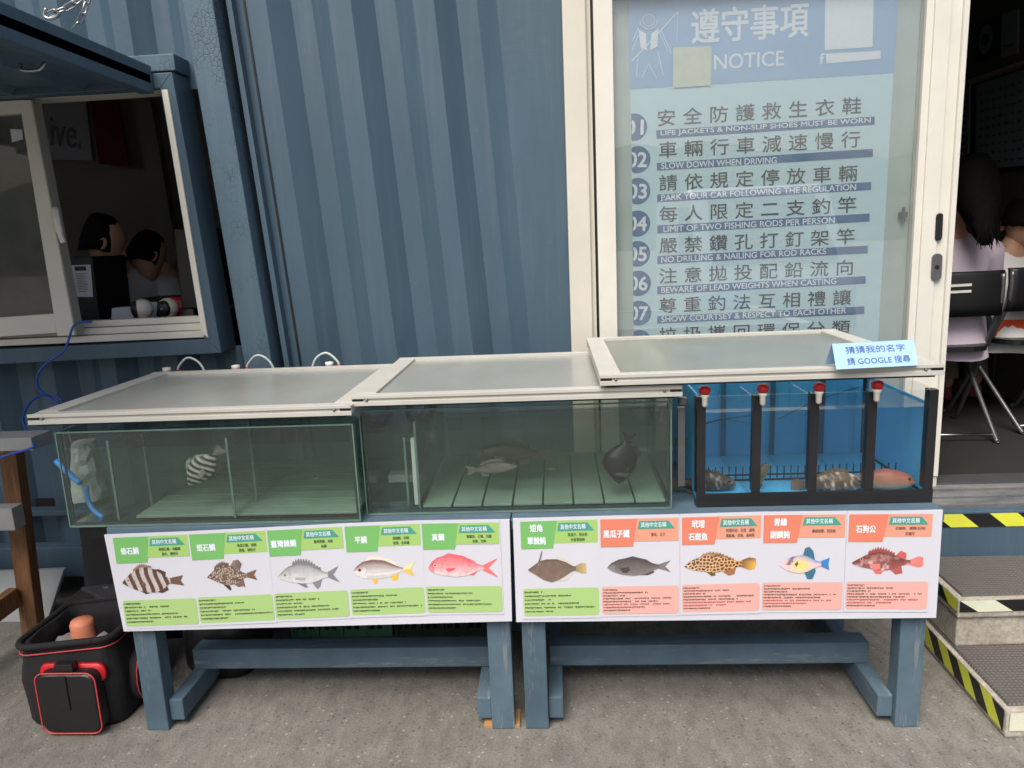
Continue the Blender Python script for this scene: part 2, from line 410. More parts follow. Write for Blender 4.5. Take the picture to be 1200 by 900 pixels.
_TC = {}
def text_mesh(body, bold=0, spacing=1.0):
    key = (body, bold, spacing)
    if key not in _TC:
        c = bpy.data.curves.new('lettering', 'FONT'); c.body = body; c.offset = bold; c.space_character = spacing; c.resolution_u = 3
        o = bpy.data.objects.new('lettering', c); COL.objects.link(o)
        dg = bpy.context.evaluated_depsgraph_get(); me = bpy.data.meshes.new_from_object(o.evaluated_get(dg))
        bpy.data.objects.remove(o); bpy.data.curves.remove(c); _TC[key] = me
    return _TC[key].copy()
def put_text(name, body, a, b, height, material, parent, normal=(0, -1, 0), bold=0, spacing=1.0, clip_left=None):
    """lettering between the baseline points a and b, scaled to that width and to the given letter height"""
    me = text_mesh(body, 0, spacing); a = Vector(a); b = Vector(b)
    xs = [v.co.x for v in me.vertices]; ys = [v.co.y for v in me.vertices]
    x0, x1 = min(xs), max(xs); y0, y1 = min(ys), max(ys)
    u = (b-a).normalized(); n = Vector(normal).normalized(); vv = n.cross(u).normalized()
    sx = (b-a).length/(x1-x0); sy = height/(y1-y0)
    for v in me.vertices:
        p = a + u*((v.co.x-x0)*sx) + vv*((v.co.y-y0)*sy); v.co = p
    if bold:              # heavier strokes: the outline repeated a hair to each side
        bm = bmesh.new(); w_ = bold*height
        for q_, (du, dv) in enumerate(((0, 0), (1, .6), (-1, -.6), (.6, -1), (-.6, 1))):
            m_ = me.copy(); m_.transform(Matrix.Translation(u*(du*w_)+vv*(dv*w_)+n*(.00004*q_))); bm.from_mesh(m_); bpy.data.meshes.remove(m_)
        bm.to_mesh(me); bm.free()
    if clip_left is not None:
        bm = bmesh.new(); bm.from_mesh(me)
        bmesh.ops.bisect_plane(bm, geom=bm.verts[:]+bm.edges[:]+bm.faces[:], plane_co=clip_left, plane_no=(1, 0, 0), clear_inner=True)
        bm.to_mesh(me); bm.free()
    return link_mesh(name, me, material, parent)

# ================================================================== THE SETTING
g = MB(); g.poly([(-400, -400, 0), (400, -400, 0), (400, 400, 0), (-400, 400, 0)])
tag(g.build('ground', M['ground']), kind='structure')

# ------------------------------------------------------------------ the container building
WY = 3.0                       # its front face
con = thing('container_building', 'blue painted corrugated container building with a hatch window and a glass sliding door', 'building', (0, WY, 0))
LEAN = .0585                   # its steel sides lean a little: metres per metre of height
def lx(xmid, z): return xmid - (z-1.75)*LEAN
def corr_wall(b, x0, x1, z0, z1, prof, y0=WY, lean=LEAN, nz=1):
    """folded sheet from x0 to x1; prof = list of (x at mid height, depth)"""
    pts = [(x, d) for x, d in prof if x0 < x < x1]
    dep = lambda x: float(np.interp(x, [p[0] for p in prof], [p[1] for p in prof]))
    pts = [(x0, dep(x0))] + pts + [(x1, dep(x1))]
    rows = []
    for z in (z0, z1): rows.append([b.v((x-(z-1.75)*lean, y0+d, z)) for x, d in pts])
    for i in range(len(pts)-1): b.face([rows[0][i], rows[0][i+1], rows[1][i+1], rows[1][i]])
D = .06
mid = []
xs = [-1.0185, -.8585, -.693, -.534, -.3775, -.2195]
wd = .078
mid.append((-1.30, 0)); mid.append((-1.02, 0))
for i, x in enumerate(xs):
    a = (x, x+wd)
    if i % 2 == 0: mid += [(a[0], 0), (a[1], D)]
    else: mid += [(a[0], D), (a[1], 0)]
mid.append((.05, 0)) if len(xs) % 2 == 0 else mid.append((.05, D))
b = MB(); corr_wall(b, -1.17, .2, .16, 2.95, mid)
b.build('corrugated_wall', M['steel'], con)
lp = []
x = -4.7
while x < -1.0:
    lp += [(x, 0), (x+.07, 0), (x+.138, D), (x+.208, D)]; x += .276
b = MB(); corr_wall(b, -4.6, -1.13, .16, 1.12, [(p, d+.02) for p, d in lp], lean=0)
b.build('corrugated_wall', M['steel'], con)
b = MB(); corr_wall(b, -4.6, -1.16, 2.14, 2.95, [(p, d+.02) for p, d in lp], lean=.03)
b.build('corrugated_wall', M['steel'], con)
b = MB()                                   # wall left of the window and panels round the door
b.box(-4.6, -2.75, 3.02, 3.05, 1.12, 2.14)
b.box(.055, 1.52, 3.03, 3.07, .16, .452); b.box(.055, 2.72, 3.03, 3.07, 2.46, 2.95); b.box(2.52, 2.72, 3.03, 3.07, .16, 2.46)
b.build('flat_panel', M['steel'], con)
b = MB(); b.quad_slab([(lx(-1.105, .2)-.002, 2.994, .2), (lx(-1.098, .2), 2.994, .2), (lx(-1.098, 2.9), 2.994, 2.9), (lx(-1.105, 2.9), 2.994, 2.9)], (0, .004, 0))
b.build('weld_seam', M['black'], con)
# corner post standing proud of the sheet between window and wall
def px_slab(pts, Y, d): return [aY(x, y, Y) for x, y in pts], (0, d, 0)
p = [(-1.2635-.06, 1.75), (-1.2635+.06, 1.75)]
b = MB()
b.quad_slab([(lx(-1.298, .16), 2.90, .16), (lx(-1.184, .16), 2.90, .16), (lx(-1.184, 2.95), 2.90, 2.95), (lx(-1.298, 2.95), 2.90, 2.95)], (0, .16, 0))
b.build('corner_post', M['steel_crack'], con, bevel=.006)
b = MB()
b.quad_slab([(lx(-1.155, .16), 2.955, .16), (lx(-1.135, .16), 2.955, .16), (lx(-1.135, 2.95), 2.955, 2.95), (lx(-1.155, 2.95), 2.955, 2.95)], (0, .06, 0))
b.build('post_flange', M['steel'], con)
b = MB(); b.box(-4.6, .055, 2.965, 3.03, .12, .26); b.box(-4.6, 1.0, 2.98, 3.04, .40, .425)
b.build('bottom_rail', M['steel'], con, bevel=.004)
# hidden shell: roof, floor, rear and end walls, seen through the openings
b = MB(); b.box(-4.65, 2.75, 2.93, 5.5, 2.95, 3.03); b.build('roof', M['steel'], con)
b = MB(); b.box(-4.6, 2.72, 3.07, 5.45, .40, .45); b.build('floor', M['inner_floor'], con)
b = MB(); b.box(-4.6, 2.72, 5.42, 5.47, .45, 2.95); b.box(-4.65, -4.6, 3.0, 3.3, .12, 2.95); b.box(-4.65, -4.6, 4.2, 5.47, .12, 2.95); b.box(-4.65, -4.6, 3.3, 4.2, .12, 2.25)  # unseen gap added high in the left end wall to admit daylight
b.box(-1.15, 1.5, 3.07, 3.09, .45, 2.44); b.box(-.05, .0, 3.09, 5.42, .45, 2.95); b.box(-4.6, 2.72, 3.1, 5.42, 2.90, 2.94)
b.build('inner_wall', M['inner_wall'], con)
b = MB(); b.box(2.68, 2.73, 3.08, 5.415, .45, 2.95); b.box(.002, 2.679, 5.40, 5.418, .45, 2.9); b.build('dark_lining', M['inner_dark'], con)  # sheets over the right room's walls, added for a darker tone
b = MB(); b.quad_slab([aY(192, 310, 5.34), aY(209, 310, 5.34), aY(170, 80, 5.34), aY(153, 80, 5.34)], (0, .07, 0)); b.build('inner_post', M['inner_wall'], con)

# window with its proud blue surround
def quad(px, Y): return [aY(x, y, Y) for x, y in px]
win_o = [aY(258, 413, 2.88), aY(258, 413, 2.88)]
zb, zt, xr_b, xr_t, xl = 1.085, 2.175, -1.338, -1.40, -2.95
b = MB()
b.quad_slab([(xl, 2.88, zb), (xr_b, 2.88, zb+.024), (xr_b-.062, 2.88, zb+.080), (xl, 2.88, zb+.062)], (0, .15, 0))            # lower member
b.quad_slab([(xr_b-.062, 2.881, zb+.080), (xr_b, 2.881, zb+.024), (xr_t, 2.881, zt), (xr_t-.054, 2.881, zt-.055)], (0, .15, 0))   # right member
b.quad_slab([(xl, 2.882, zt-.060), (xr_t-.054, 2.882, zt-.055), (xr_t, 2.882, zt), (xl, 2.882, zt)], (0, .15, 0))              # head
win = b.build('window', M['steel'], con, bevel=.003)
b = MB()
WF = 2.91
pr, pl = [aY(195, 105, WF), aY(243, 395, WF)], None
def onY(px, Y, d): return [aY(x, y, Y) for x, y in px], (0, d, 0)
b.quad_slab([aY(189, 105, 2.874), aY(196, 105, 2.874), aY(243.5, 396, 2.874), aY(236, 390, 2.874)], (0, .10, 0))
zs = aY(120, 400, WF).z
bl, br = aY(-150, 411, WF), aY(243.5, 394, WF)
for i, (dz, dy) in enumerate(((0, 0), (.028, .03), (.056, .06))):
    b.quad_slab([bl+Vector((0, dy, dz-.004)), br+Vector((-.003*i, dy, dz-.004)), br+Vector((-.003*i, dy, dz+.022)), bl+Vector((0, dy, dz+.022))], (0, .045, 0))
b.quad_slab([aY(-150, 128, WF), aY(192, 106, WF), aY(192, 103.5, WF), aY(-150, 122, WF)], (0, .1, 0))
b.build('window_frame', M['frame_white'], win, bevel=.002)
# the white sash stands open in front of the left half
SY, SD = 2.87, .055
b = MB()
b.quad_slab([aY(22, 117, SY), aY(36, 117, SY), aY(88, 393, SY), aY(67, 394, SY)], (0, SD, 0))
b.quad_slab([aY(-190, 132, SY), aY(22, 117, SY), aY(25, 132, SY), aY(-190, 147, SY)], (0, SD, 0))
b.quad_slab([aY(-150, 383, SY), aY(64, 367.5, SY), aY(66, 390, SY), aY(-146, 405, SY)], (0, SD, 0))
sash = b.build('sash', M['frame_white'], win, bevel=.003)
b = MB(); b.quad_slab([aY(36.6, 118, SY), aY(88.6, 393, SY), aY(88.6, 393, SY)+Vector((0, .05, 0)), aY(36.6, 118, SY)+Vector((0, .05, 0))], (.004, 0, 0))
b.build('sash_return', M['frame_grey'], win)
b = MB(); b.quad_slab([aY(-185, 147, SY+.03), aY(25, 131, SY+.03), aY(67, 369, SY+.03), aY(-150, 384, SY+.03)], (0, .005, 0))
b.build('pane', M['pane_dusty'], win)
b = MB(); c = aY(58, 250, SY) + Vector((.006, .02, 0))
b.tube(smooth_path([c+Vector((0, 0, .01)), c+Vector((.02, -.02, .012)), c+Vector((.03, -.035, -.02)), c+Vector((.036, -.04, -.07)), c+Vector((.045, -.04, -.115))], 5), [.012]*10+[.013]*6+[.010]*5, 8)
b.box(c.x-.005, c.x+.004, c.y-.012, c.y+.016, c.z-.075, c.z+.045)
b.build('handle', M['cap_white'], win, True)
b = MB(); b.poly([aY(12, 151, SY+.026), aY(26, 152, SY+.026), aY(27, 163, SY+.026), aY(14, 167, SY+.026)])
b.build('torn_sticker', M['paper'], win)

# hatch propped open above the window, its underside to us
hx0, hx1, hz = -3.0, -1.475, 2.115
b = MB(); b.box(hx0, hx1, 1.15, 2.86, hz+.02, hz+.05)  # outer reach, out of view, lengthened to shade the left side
for xx in np.arange(hx0+.1, hx1-.2, .276): b.hexa([(xx, 1.21, hz+.02), (xx+.12, 1.21, hz+.02), (xx+.12, 2.8, hz+.02), (xx, 2.8, hz+.02)], [(xx+.03, 1.21, hz-.004), (xx+.09, 1.21, hz-.004), (xx+.09, 2.8, hz-.004), (xx+.03, 2.8, hz-.004)])
hat = b.build('hatch', M['steel'], con)
b = MB(); b.box(hx1-.055, hx1, 1.15, 2.878, hz-.014, hz+.085); b.box(hx0, hx1-.056, 2.82, 2.879, hz-.006, hz+.08); b.box(hx0, hx1-.056, 1.6, 1.21, hz-.014, hz+.085)
b.build('hatch_frame', M['steel'], hat, bevel=.004)
b = MB(); b.box(-1.72, -1.395, 2.90, 3.02, 2.185, 2.245); b.build('hinge_beam', M['steel_crack'], hat, bevel=.003)
b = MB()
for xx in (-1.575, -1.545):
    b.rings([[(xx+.009*math.cos(a), 2.8985-.001*q, 2.215+.009*math.sin(a)) for a in [2*math.pi*j/10 for j in range(10)]] for q in (0, 1)])
b.build('bolt_hole', M['black'], hat)
# staple and chain that hold the hatch up
st = aY(45, 46, 2.35)
b = MB(); s0 = Vector((hx1-.10, 2.35, hz-.016))
b.tube(smooth_path([s0+Vector((-.04, 0, 0)), s0+Vector((-.03, -.01, -.02)), s0+Vector((.02, -.01, -.022)), s0+Vector((.035, 0, 0))], 4), .006, 6)
b.build('staple', M['steel_bare'], hat, True)
def chain_path(P, name, label):
    b = MB(); P = smooth_path(P, 14); acc = 0; i = 0; last = Vector(P[0]); L = .034; flip = 0
    for q in P[1:]:
        if (q-last).length >= L:
            t = (q-last).normalized(); s_ = t.cross(Vector((0, 1, 0))).normalized() if flip % 2 == 0 else t.cross(Vector((1, 0, 0))).normalized()
            c = (last+q)/2; pts = []
            for j in range(13):
                a = 2*math.pi*j/12; ca, sa = math.cos(a), math.sin(a)
                pts.append(c + t*((L*.36)*(1 if ca > 0 else -1 if ca < 0 else 0) + .009*ca) + s_*(.010*sa))
            b.tube(pts, .0032, 6, False); last = q; flip += 1
    o = b.build(name, M['steel_bare'], None, True); tag(o, label, 'chain'); return o
ch = lambda x, y, Y=2.55: aY(x, y, Y)
o = chain_path([ch(54, 18), ch(66, 14), ch(82, 7), ch(96, -2), ch(104, -20), ch(108, -60)], 'chain', 'steel chain running taut up from the hook on the raised hatch')
o = chain_path([ch(104, -40, 2.6), ch(103, -6, 2.6), ch(97, 18, 2.6), ch(84, 34, 2.62), ch(76, 38, 2.62)], 'chain', 'slack loose end of steel chain dangling behind the raised hatch')
b = MB(); b.tube(smooth_path([ch(54, 10), ch(52, 18), ch(57, 22), ch(66, 20), ch(70, 14)], 4), .006, 8)
tag(b.build('hook', M['steel_bare'], None, True), 'steel snap hook at the lower end of the chain by the hatch', 'hook')

# white sliding door: outer frame, sliding sash, glass
DY = 2.955
dl = .064
b = MB()
b.box(dl, .150, DY, 3.06, .452, 2.46); b.box(dl, 1.515, DY, 3.06, 2.42, 2.47); b.box(dl, 1.515, DY-.01, 3.05, .4525, .50)
door = b.build('sliding_door', M['frame_cream'], con, bevel=.004)
b = MB(); b.box(.150, .168, DY+.02, 3.05, .5, 2.42); b.build('door_track', M['frame_cream'], door)
b = MB(); b.box(.170, .176, DY+.03, 3.05, .5, 2.42); b.build('track_groove', M['black'], door)
b = MB()
b.box(.178, .248, DY-.004, 3.00, .5, 2.42)
b.box(1.372, 1.398, DY-.002, 3.00, .5, 2.42); b.box(1.398, 1.455, DY-.010, 3.00, .5, 2.42); b.box(1.455, 1.497, DY-.003, 3.00, .5, 2.42); b.box(1.497, 1.515, DY-.016, 3.00, .5, 2.42)
b.box(.248, 1.372, DY-.003, 3.00, .5, .60); b.box(.248, 1.372, DY-.003, 3.00, 2.36, 2.42)
b.build('sash', M['frame_white'], door, bevel=.002)
b = MB(); b.box(.248, 1.372, 2.972, 2.977, .6, 2.36); b.build('pane', M['pane'], door)
b = MB(); b.box(.249, 1.371, 2.9995, 3.004, .6, 2.36); b.build('inner_board', M['board_pale'], door)
ls = aY(1100, 266, DY-.01)
b = MB(); b.prism([(ls.x+.013*math.cos(a)*1.0, DY-.0145, ls.z+(.038 if math.sin(a) > 0 else -.038)+.013*math.sin(a)) for a in [2*math.pi*j/16 for j in range(16)]], (0, .006, 0))
b.build('pull_slot', M['black'], door)
ls = aY(1097, 313, DY-.01)
b = MB(); b.prism([(ls.x+.019*math.cos(a), DY-.0165, ls.z+(.034 if math.sin(a) > 0 else -.034)+.017*math.sin(a)) for a in [2*math.pi*j/20 for j in range(20)]], (0, .008, 0))
b.build('lock_plate', M['tube'], door)
b = MB(); b.prism([(ls.x+.008*math.cos(a), DY-.0185, ls.z+.008*math.sin(a)) for a in [2*math.pi*j/12 for j in range(12)]], (0, .004, 0))
b.build('keyhole', M['black'], door)
b = MB(); c = aY(1065, 252, 2.97); b.box(c.x-.03, c.x+.002, 2.982, 2.99, c.z-.008, c.z+.012); b.tube([c+Vector((-.012, .018, .03)), c+Vector((-.012, .018, -.03))], .006)
b.build('inner_latch', M['tube'], door)
# doorway right post, mostly out of the picture
b = MB(); b.box(2.50, 2.56, DY, 3.06, .452, 2.46); b.build('door_jamb', M['frame_cream'], con)

# doorway deck: planks behind a blue fascia with hazard tape
DZ = .452
b = MB(); b.box(1.08, 2.75, 2.675, 2.715, .16, DZ); b.box(1.08, 2.75, 2.715, 2.964, .3, DZ-.014)
dk = tag(b.build('door_deck', M['steel'], None, bevel=.004), 'blue planked deck with black and yellow tape below the open doorway', 'deck')
b = MB()
for y0, y1 in ((2.735, 2.80), (2.825, 2.885), (2.91, 2.962)): b.box(1.085, 2.74, y0, y1, DZ-.013, DZ+.004)
b.build('plank', M['deck'], dk)
b = MB(); b.box(1.2, 2.5, 2.966, 3.07, DZ-.012, DZ+.01); b.build('threshold', M['tube'], dk)
def tape(name, parent, a, bb, z0, z1, n, out=Vector((0, -1, 0)), ph=0, pale=(), skew=1.0):
    """a strip of slanted yellow and black fields along a..bb (ground points), as one sheet per colour"""
    a = Vector(a); bb = Vector(bb); L = (bb-a).length; t = (bb-a)/L; hgt = z1-z0; s_ = hgt*skew
    for col, sel in (('tape_yellow', 0), ('tape_black', 1), ('tape_worn', 2)):
        m_ = MB(); cnt = 0; wdt = L/n
        for i in range(-2, n+2):
            kind = 2 if i in pale else (i+ph) % 2
            if kind != sel: continue
            x0, x1 = i*wdt, (i+1)*wdt
            poly = [(x0+s_, 0), (x1+s_, 0), (x1, hgt), (x0, hgt)]
            # clip to the strip
            def clip(pl, k, keep_ge):
                o = []
                for q in range(len(pl)):
                    A, B_ = pl[q], pl[(q+1) % len(pl)]
                    ia = (A[0] >= k) if keep_ge else (A[0] <= k); ib = (B_[0] >= k) if keep_ge else (B_[0] <= k)
                    if ia: o.append(A)
                    if ia != ib:
                        f = (k-A[0])/(B_[0]-A[0]); o.append((k, A[1]+f*(B_[1]-A[1])))
                return o
            poly = clip(clip(poly, 0, True), L, False) if poly else []
            if len(poly) < 3: continue
            m_.poly([a + t*x + Vector((0, 0, z0+z)) + out*.0025 for x, z in poly]); cnt += 1
        if cnt: m_.build('hazard_tape', M[col], parent)
        else: m_.bm.free()
tape('t', dk, (1.08, 2.675, 0), (2.75, 2.675, 0), .392, .444, 17, ph=1, skew=1.2)

# two cast steps with rubber treads
S1 = [(1.283, 2.02), (2.9, 2.09), (2.9, 2.72), (1.297, 2.66)]
b = MB(); b.hexa([(x, y, 0) for x, y in S1], [(x, y, .088) for x, y in S1])
s1 = tag(b.build('concrete_step', M['step'], None, bevel=.008), 'low concrete step lying on the ground with taped edge and ribbed grey tread', 'step', 'steps up to the doorway')
b = MB(); b.hexa([(1.30, 2.045, .088), (2.89, 2.115, .088), (2.89, 2.70, .088), (1.312, 2.66, .088)], [(1.305, 2.05, .096), (2.885, 2.12, .096), (2.885, 2.7, .096), (1.315, 2.655, .096)])
b.build('tread', M['tread'], s1)
tape('t', s1, (1.2965, 2.64, 0), (1.2835, 2.03, 0), .018, .086, 9, out=Vector((-1, -.02, 0)), ph=1, skew=.9)
tape('t', s1, (1.292, 2.02, 0), (2.89, 2.0892, 0), .026, .084, 15, ph=1, pale=(-1, 0, 1), skew=1.0)
S2 = [(1.310, 2.36), (2.9, 2.41), (2.9, 2.672), (1.318, 2.672)]
b = MB(); b.hexa([(x, y, .0965) for x, y in S2], [(x, y, .205) for x, y in S2])
o2 = [(S2[0][0]-.006, S2[0][1]-.012), (2.9, S2[1][1]-.012), (2.9, 2.672), (S2[3][0]-.006, 2.672)]
b.hexa([(x, y, .2055) for x, y in o2], [(x, y, .272) for x, y in o2])
s2 = tag(b.build('concrete_step', M['step'], None, bevel=.006), 'upper concrete block step with taped lip just below the blue deck', 'step', 'steps up to the doorway')
b = MB(); b.hexa([(1.325, 2.368, .272), (2.89, 2.416, .272), (2.89, 2.668, .272), (1.33, 2.668, .272)], [(1.328, 2.372, .28), (2.888, 2.42, .28), (2.888, 2.666, .28), (1.333, 2.666, .28)])
b.build('tread', M['tread'], s2)
tape('t', s2, (o2[0][0]+.004, o2[0][1], 0), (2.89, o2[1][1], 0), .228, .269, 14, ph=0, pale=(0, 2, 4), skew=1.5)
tape('t', s2, (o2[3][0], 2.66, 0), (o2[0][0], o2[0][1]+.004, 0), .228, .269, 3, out=Vector((-1, 0, 0)), ph=0, skew=1.2)

# ================================================================== TABLES
TZ = .70
def table(x0, x1, y0, label):
    t = thing('wooden_table', label, 'table', ((x0+x1)/2, y0+.33, 0), 'blue painted wooden tables')
    b = MB()
    for i in range(4): b.box(x0-.01, x1+.01, y0-.005+.17*i, y0-.005+.17*(i+1)-.004, TZ-.032, TZ)
    b.build('tabletop', M['tw_x'], t, bevel=.003)
    lw = .072
    for lxx in (x0+.012, x1-.012-lw):
        for ly in (y0+.012, y0+.60):
            b = MB(); b.box(lxx, lxx+lw, ly, ly+lw*.85, .0, TZ-.033); b.build('leg', M['tw_v'], t, bevel=.004)
        inn = lxx+lw+.001 if lxx < (x0+x1)/2 else lxx-.047
        b = MB(); b.box(inn, inn+.046, y0+.03, y0+.66, .025, .098); b.build('side_rail', M['tw_y'], t, bevel=.004)
        b = MB(); b.box(lxx+.01, lxx+lw-.01, y0+.012+lw*.85+.001, y0+.599, TZ-.11, TZ-.034); b.build('side_apron', M['tw_y'], t, bevel=.003)
    b = MB(); b.box(x0+.09, x1-.09, y0+.20, y0+.27, .0995, .172); b.build('stretcher', M['tw_x'], t, bevel=.004)
    b = MB(); b.box(x0+.085, x1-.085, y0+.62, y0+.65, TZ-.13, TZ-.034); b.build('apron', M['tw_x'], t, bevel=.003)
    return t
table(-1.365, -.152, 2.06, 'left blue wooden table under the two green tinted tanks')
t2 = table(-.142, 1.075, 2.06, 'right blue wooden table under the blue and black tank')
b = MB(); b.box(-.262, -.150, 2.075, 2.16, .0005, .010)
# the shim lies beside and under the leg
tag(b.build('cardboard_shim', M['cardboard'], None), 'flat brown cardboard shim on the ground at the foot of the left table', 'shim')

# ================================================================== POSTER BOARDS AND FISH CARDS
PY = 2.045
def board(px, label):
    p = [aY(x, y, PY) for x, y in px]
    b = MB(); b.quad_slab([q for q in p], (0, .006, 0))
    return tag(b.build('poster_board', M['paper'], None), label, 'poster board', 'white boards on the table fronts')
board([(145, 740), (600, 728), (597, 609), (122, 627)], 'white board across the left table front carrying five green cards')
board([(605, 729), (1097, 724), (1105, 598), (601, 608)], 'white board across the right table front carrying one green and four coral cards')

def lerp(a, b, t): return a+(b-a)*t
def col_at(c, f): return tuple(min(1, max(0, x*f)) for x in c[:3])
def hsh(a, b):
    v = math.sin(a*127.1+b*311.7)*43758.5453; return v-math.floor(v)
def vnoise(x, y):
    xi, yi = math.floor(x), math.floor(y); fx, fy = x-xi, y-yi
    fx, fy = fx*fx*(3-2*fx), fy*fy*(3-2*fy)
    return lerp(lerp(hsh(xi, yi), hsh(xi+1, yi), fx), lerp(hsh(xi, yi+1), hsh(xi+1, yi+1), fx), fy)
def fbm(x, y): return .55*vnoise(x, y)+.3*vnoise(x*2.1+5, y*2.1+3)+.15*vnoise(x*4.3, y*4.3+9)
def mixc(a, b, t): t = min(1, max(0, t)); return tuple(a[i]+(b[i]-a[i])*t for i in range(3))
def cells(x, y):      # distance to nearest and second nearest jittered cell point
    xi, yi = math.floor(x), math.floor(y); ds = []
    for i in (-1, 0, 1):
        for j in (-1, 0, 1):
            px_, py_ = xi+i+.15+.7*hsh(xi+i, yi+j), yi+j+.15+.7*hsh(yi+j+7, xi+i+3); ds.append(math.hypot(px_-x, py_-y))
    ds.sort(); return ds[0], ds[1]
def prof_s(pts):
    xs = [p[0] for p in pts]; ys = [p[1] for p in pts]
    X = np.linspace(xs[0], xs[-1], 200); Y = np.interp(X, xs, ys)
    kx = np.ones(13)/13; pad = np.pad(Y, 6, mode='edge'); Ys = np.convolve(pad, kx, 'valid'); Ys[:3] = Y[:3]; Ys[-3:] = Y[-3:]
    return lambda x: float(np.interp(x, X, Ys))
K = lambda r, g, b: C(r, g, b)[:3]

def picture(name, parent, o, u, v, n, spec):
    """flat printed fish: body strip plus fins; o origin, u and v unit vectors scaled to the length"""
    bm = bmesh.new(); cl = bm.loops.layers.float_color.new('col')
    top, bot = prof_s(spec['top']), prof_s(spec['bot']); x0, x1 = spec['top'][0][0], spec['top'][-1][0]
    def P(x, y, lift=0): return o + u*x + v*y + n*lift
    def put(vs, cs):
        try: f = bm.faces.new(vs)
        except ValueError: return
        for lp_, c in zip(f.loops, cs): lp_[cl] = (*c, 1)
    for fin in spec['fins']:
        pts = fin['p']; c = fin['c']; vs = [bm.verts.new(P(x, y, fin.get('l', -.0004))) for x, y in pts]
        cc = [c(x, y) if callable(c) else c for x, y in pts]
        for tri in tess(pts): put([vs[q] for q in tri], [cc[q] for q in tri])
    nx, ny = 72, 30; prev = None
    for i in range(nx+1):
        x = x0+(x1-x0)*i/nx; tt, bb = top(x), bot(x); row = []
        for j in range(ny+1):
            t = j/ny; y = bb+(tt-bb)*t; cc_ = spec['col'](x, y, t); sh_ = 1-.22*(abs((x-.21)+.8*(t-.5)**2*.25) < .008 and .15 < t < .8)-.10*(math.sin(x*150+(j % 2)*3.1)*math.sin(t*60) > .3); sh_ *= 1-.16*(t > .9)-.06*hsh(i*.37, j*.73); row.append((bm.verts.new(P(x, y)), col_at(cc_, sh_)))
        if prev:
            for j in range(ny):
                a, b_, c, d = prev[j], row[j], row[j+1], prev[j+1]; put([a[0], b_[0], c[0], d[0]], [a[1], b_[1], c[1], d[1]])
        prev = row
    ex, ey, er = spec['eye']
    for rr, cc, lf in ((er, spec.get('iris', K(190, 170, 140)), .0004), (er*.6, K(20, 20, 22), .0007)):
        vs = [bm.verts.new(P(ex+rr*math.cos(a), ey+rr*math.sin(a), lf)) for a in [2*math.pi*q/14 for q in range(14)]]
        put(vs, [cc]*14)
    me = bpy.data.meshes.new(name); bm.to_mesh(me); bm.free()
    return link_mesh(name, me, M['print'], parent)

from mathutils.geometry import tessellate_polygon
def tess(pts): return tessellate_polygon([[Vector((a, c, 0)) for a, c in pts]])
def spiny(x0, x1, y, h, n, top, lean=.03):
    """ragged fin edge along the back from x0 to x1"""
    pts = []
    for i in range(n):
        x = lerp(x0, x1, i/n); hh = h*(.55+.45*math.sin(math.pi*min(1, (i+1)/n*1.1)))
        pts += [(x, top(x)+hh*.45), (x+lean, top(x+lean)+hh)]
    return [(x0, top(x0)-.02)] + pts + [(x1, top(x1)-.02)]
def tailfin(x, h0, x1, h1, notch): return [(x, h0), (x1, h1), (x1-notch, 0), (x1, -h1), (x, -h0)]
SP = []
# 1 striped knifejaw
tp = [(0, 0), (.06, .07), (.18, .17), (.34, .245), (.5, .23), (.64, .13), (.74, .05), (.78, .045)]; bt = [(0, -.01), (.08, -.07), (.2, -.13), (.36, -.18), (.52, -.185), (.66, -.13), (.74, -.05), (.78, -.045)]
def c1(x, y, t):
    s = x + .05*math.sin(y*8) - .06*y; st = .5+.5*math.cos((s-.17)*2*math.pi/.137); b_ = K(206, 198, 200); d = K(92, 62, 50)
    return mixc(mixc(b_, d, (st-.42)*6), K(120, 96, 84), .25*fbm(x*18, y*18))
T = prof_s(tp)
SP.append(dict(top=tp, bot=bt, col=c1, eye=(.10, .035, .018), fins=[dict(p=tailfin(.76, .045, .99, .085, .05), c=K(112, 84, 70)), dict(p=spiny(.2, .5, 0, .07, 9, T), c=K(140, 112, 96)), dict(p=[(.5, .2), (.62, .2), (.72, .15), (.70, .06), (.6, .1)], c=K(84, 62, 52)), dict(p=[(.52, -.17), (.62, -.2), (.73, -.15), (.7, -.06)], c=K(84, 62, 52)), dict(p=[(.26, -.15), (.36, -.21), (.42, -.19), (.36, -.14)], c=K(72, 54, 48)), dict(p=[(.27, -.02), (.36, .0), (.38, -.06), (.3, -.09)], c=K(110, 84, 72), l=.0005)]))
# 2 spotted knifejaw
def c2(x, y, t):
    a, b_ = cells(x*26, y*26); base = mixc(K(86, 64, 54), K(128, 104, 88), fbm(x*9, y*9)); return mixc(base, K(216, 206, 196), (.42-a)*4 if hsh(math.floor(x*26), math.floor(y*26)) > .25 else 0)
SP.append(dict(top=[(0, 0), (.08, .08), (.2, .18), (.36, .23), (.52, .2), (.66, .11), (.76, .045), (.8, .04)], bot=[(0, -.01), (.08, -.05), (.22, -.13), (.4, -.19), (.56, -.17), (.68, -.1), (.76, -.045), (.8, -.04)], col=c2, eye=(.12, .04, .018),
    fins=[dict(p=tailfin(.78, .04, 1.0, .11, .06), c=K(122, 90, 78)), dict(p=spiny(.16, .46, 0, .09, 9, T), c=K(110, 86, 74)), dict(p=[(.48, .2), (.56, .32), (.66, .33), (.72, .24), (.66, .1)], c=lambda x, y: mixc(K(96, 78, 70), K(190, 180, 172), .5*hsh(x*40, y*40))), dict(p=[(.5, -.16), (.6, -.24), (.7, -.22), (.74, -.26), (.72, -.08)], c=K(120, 98, 88)), dict(p=[(.3, -.17), (.42, -.3), (.46, -.28), (.42, -.17)], c=K(66, 52, 48))]))
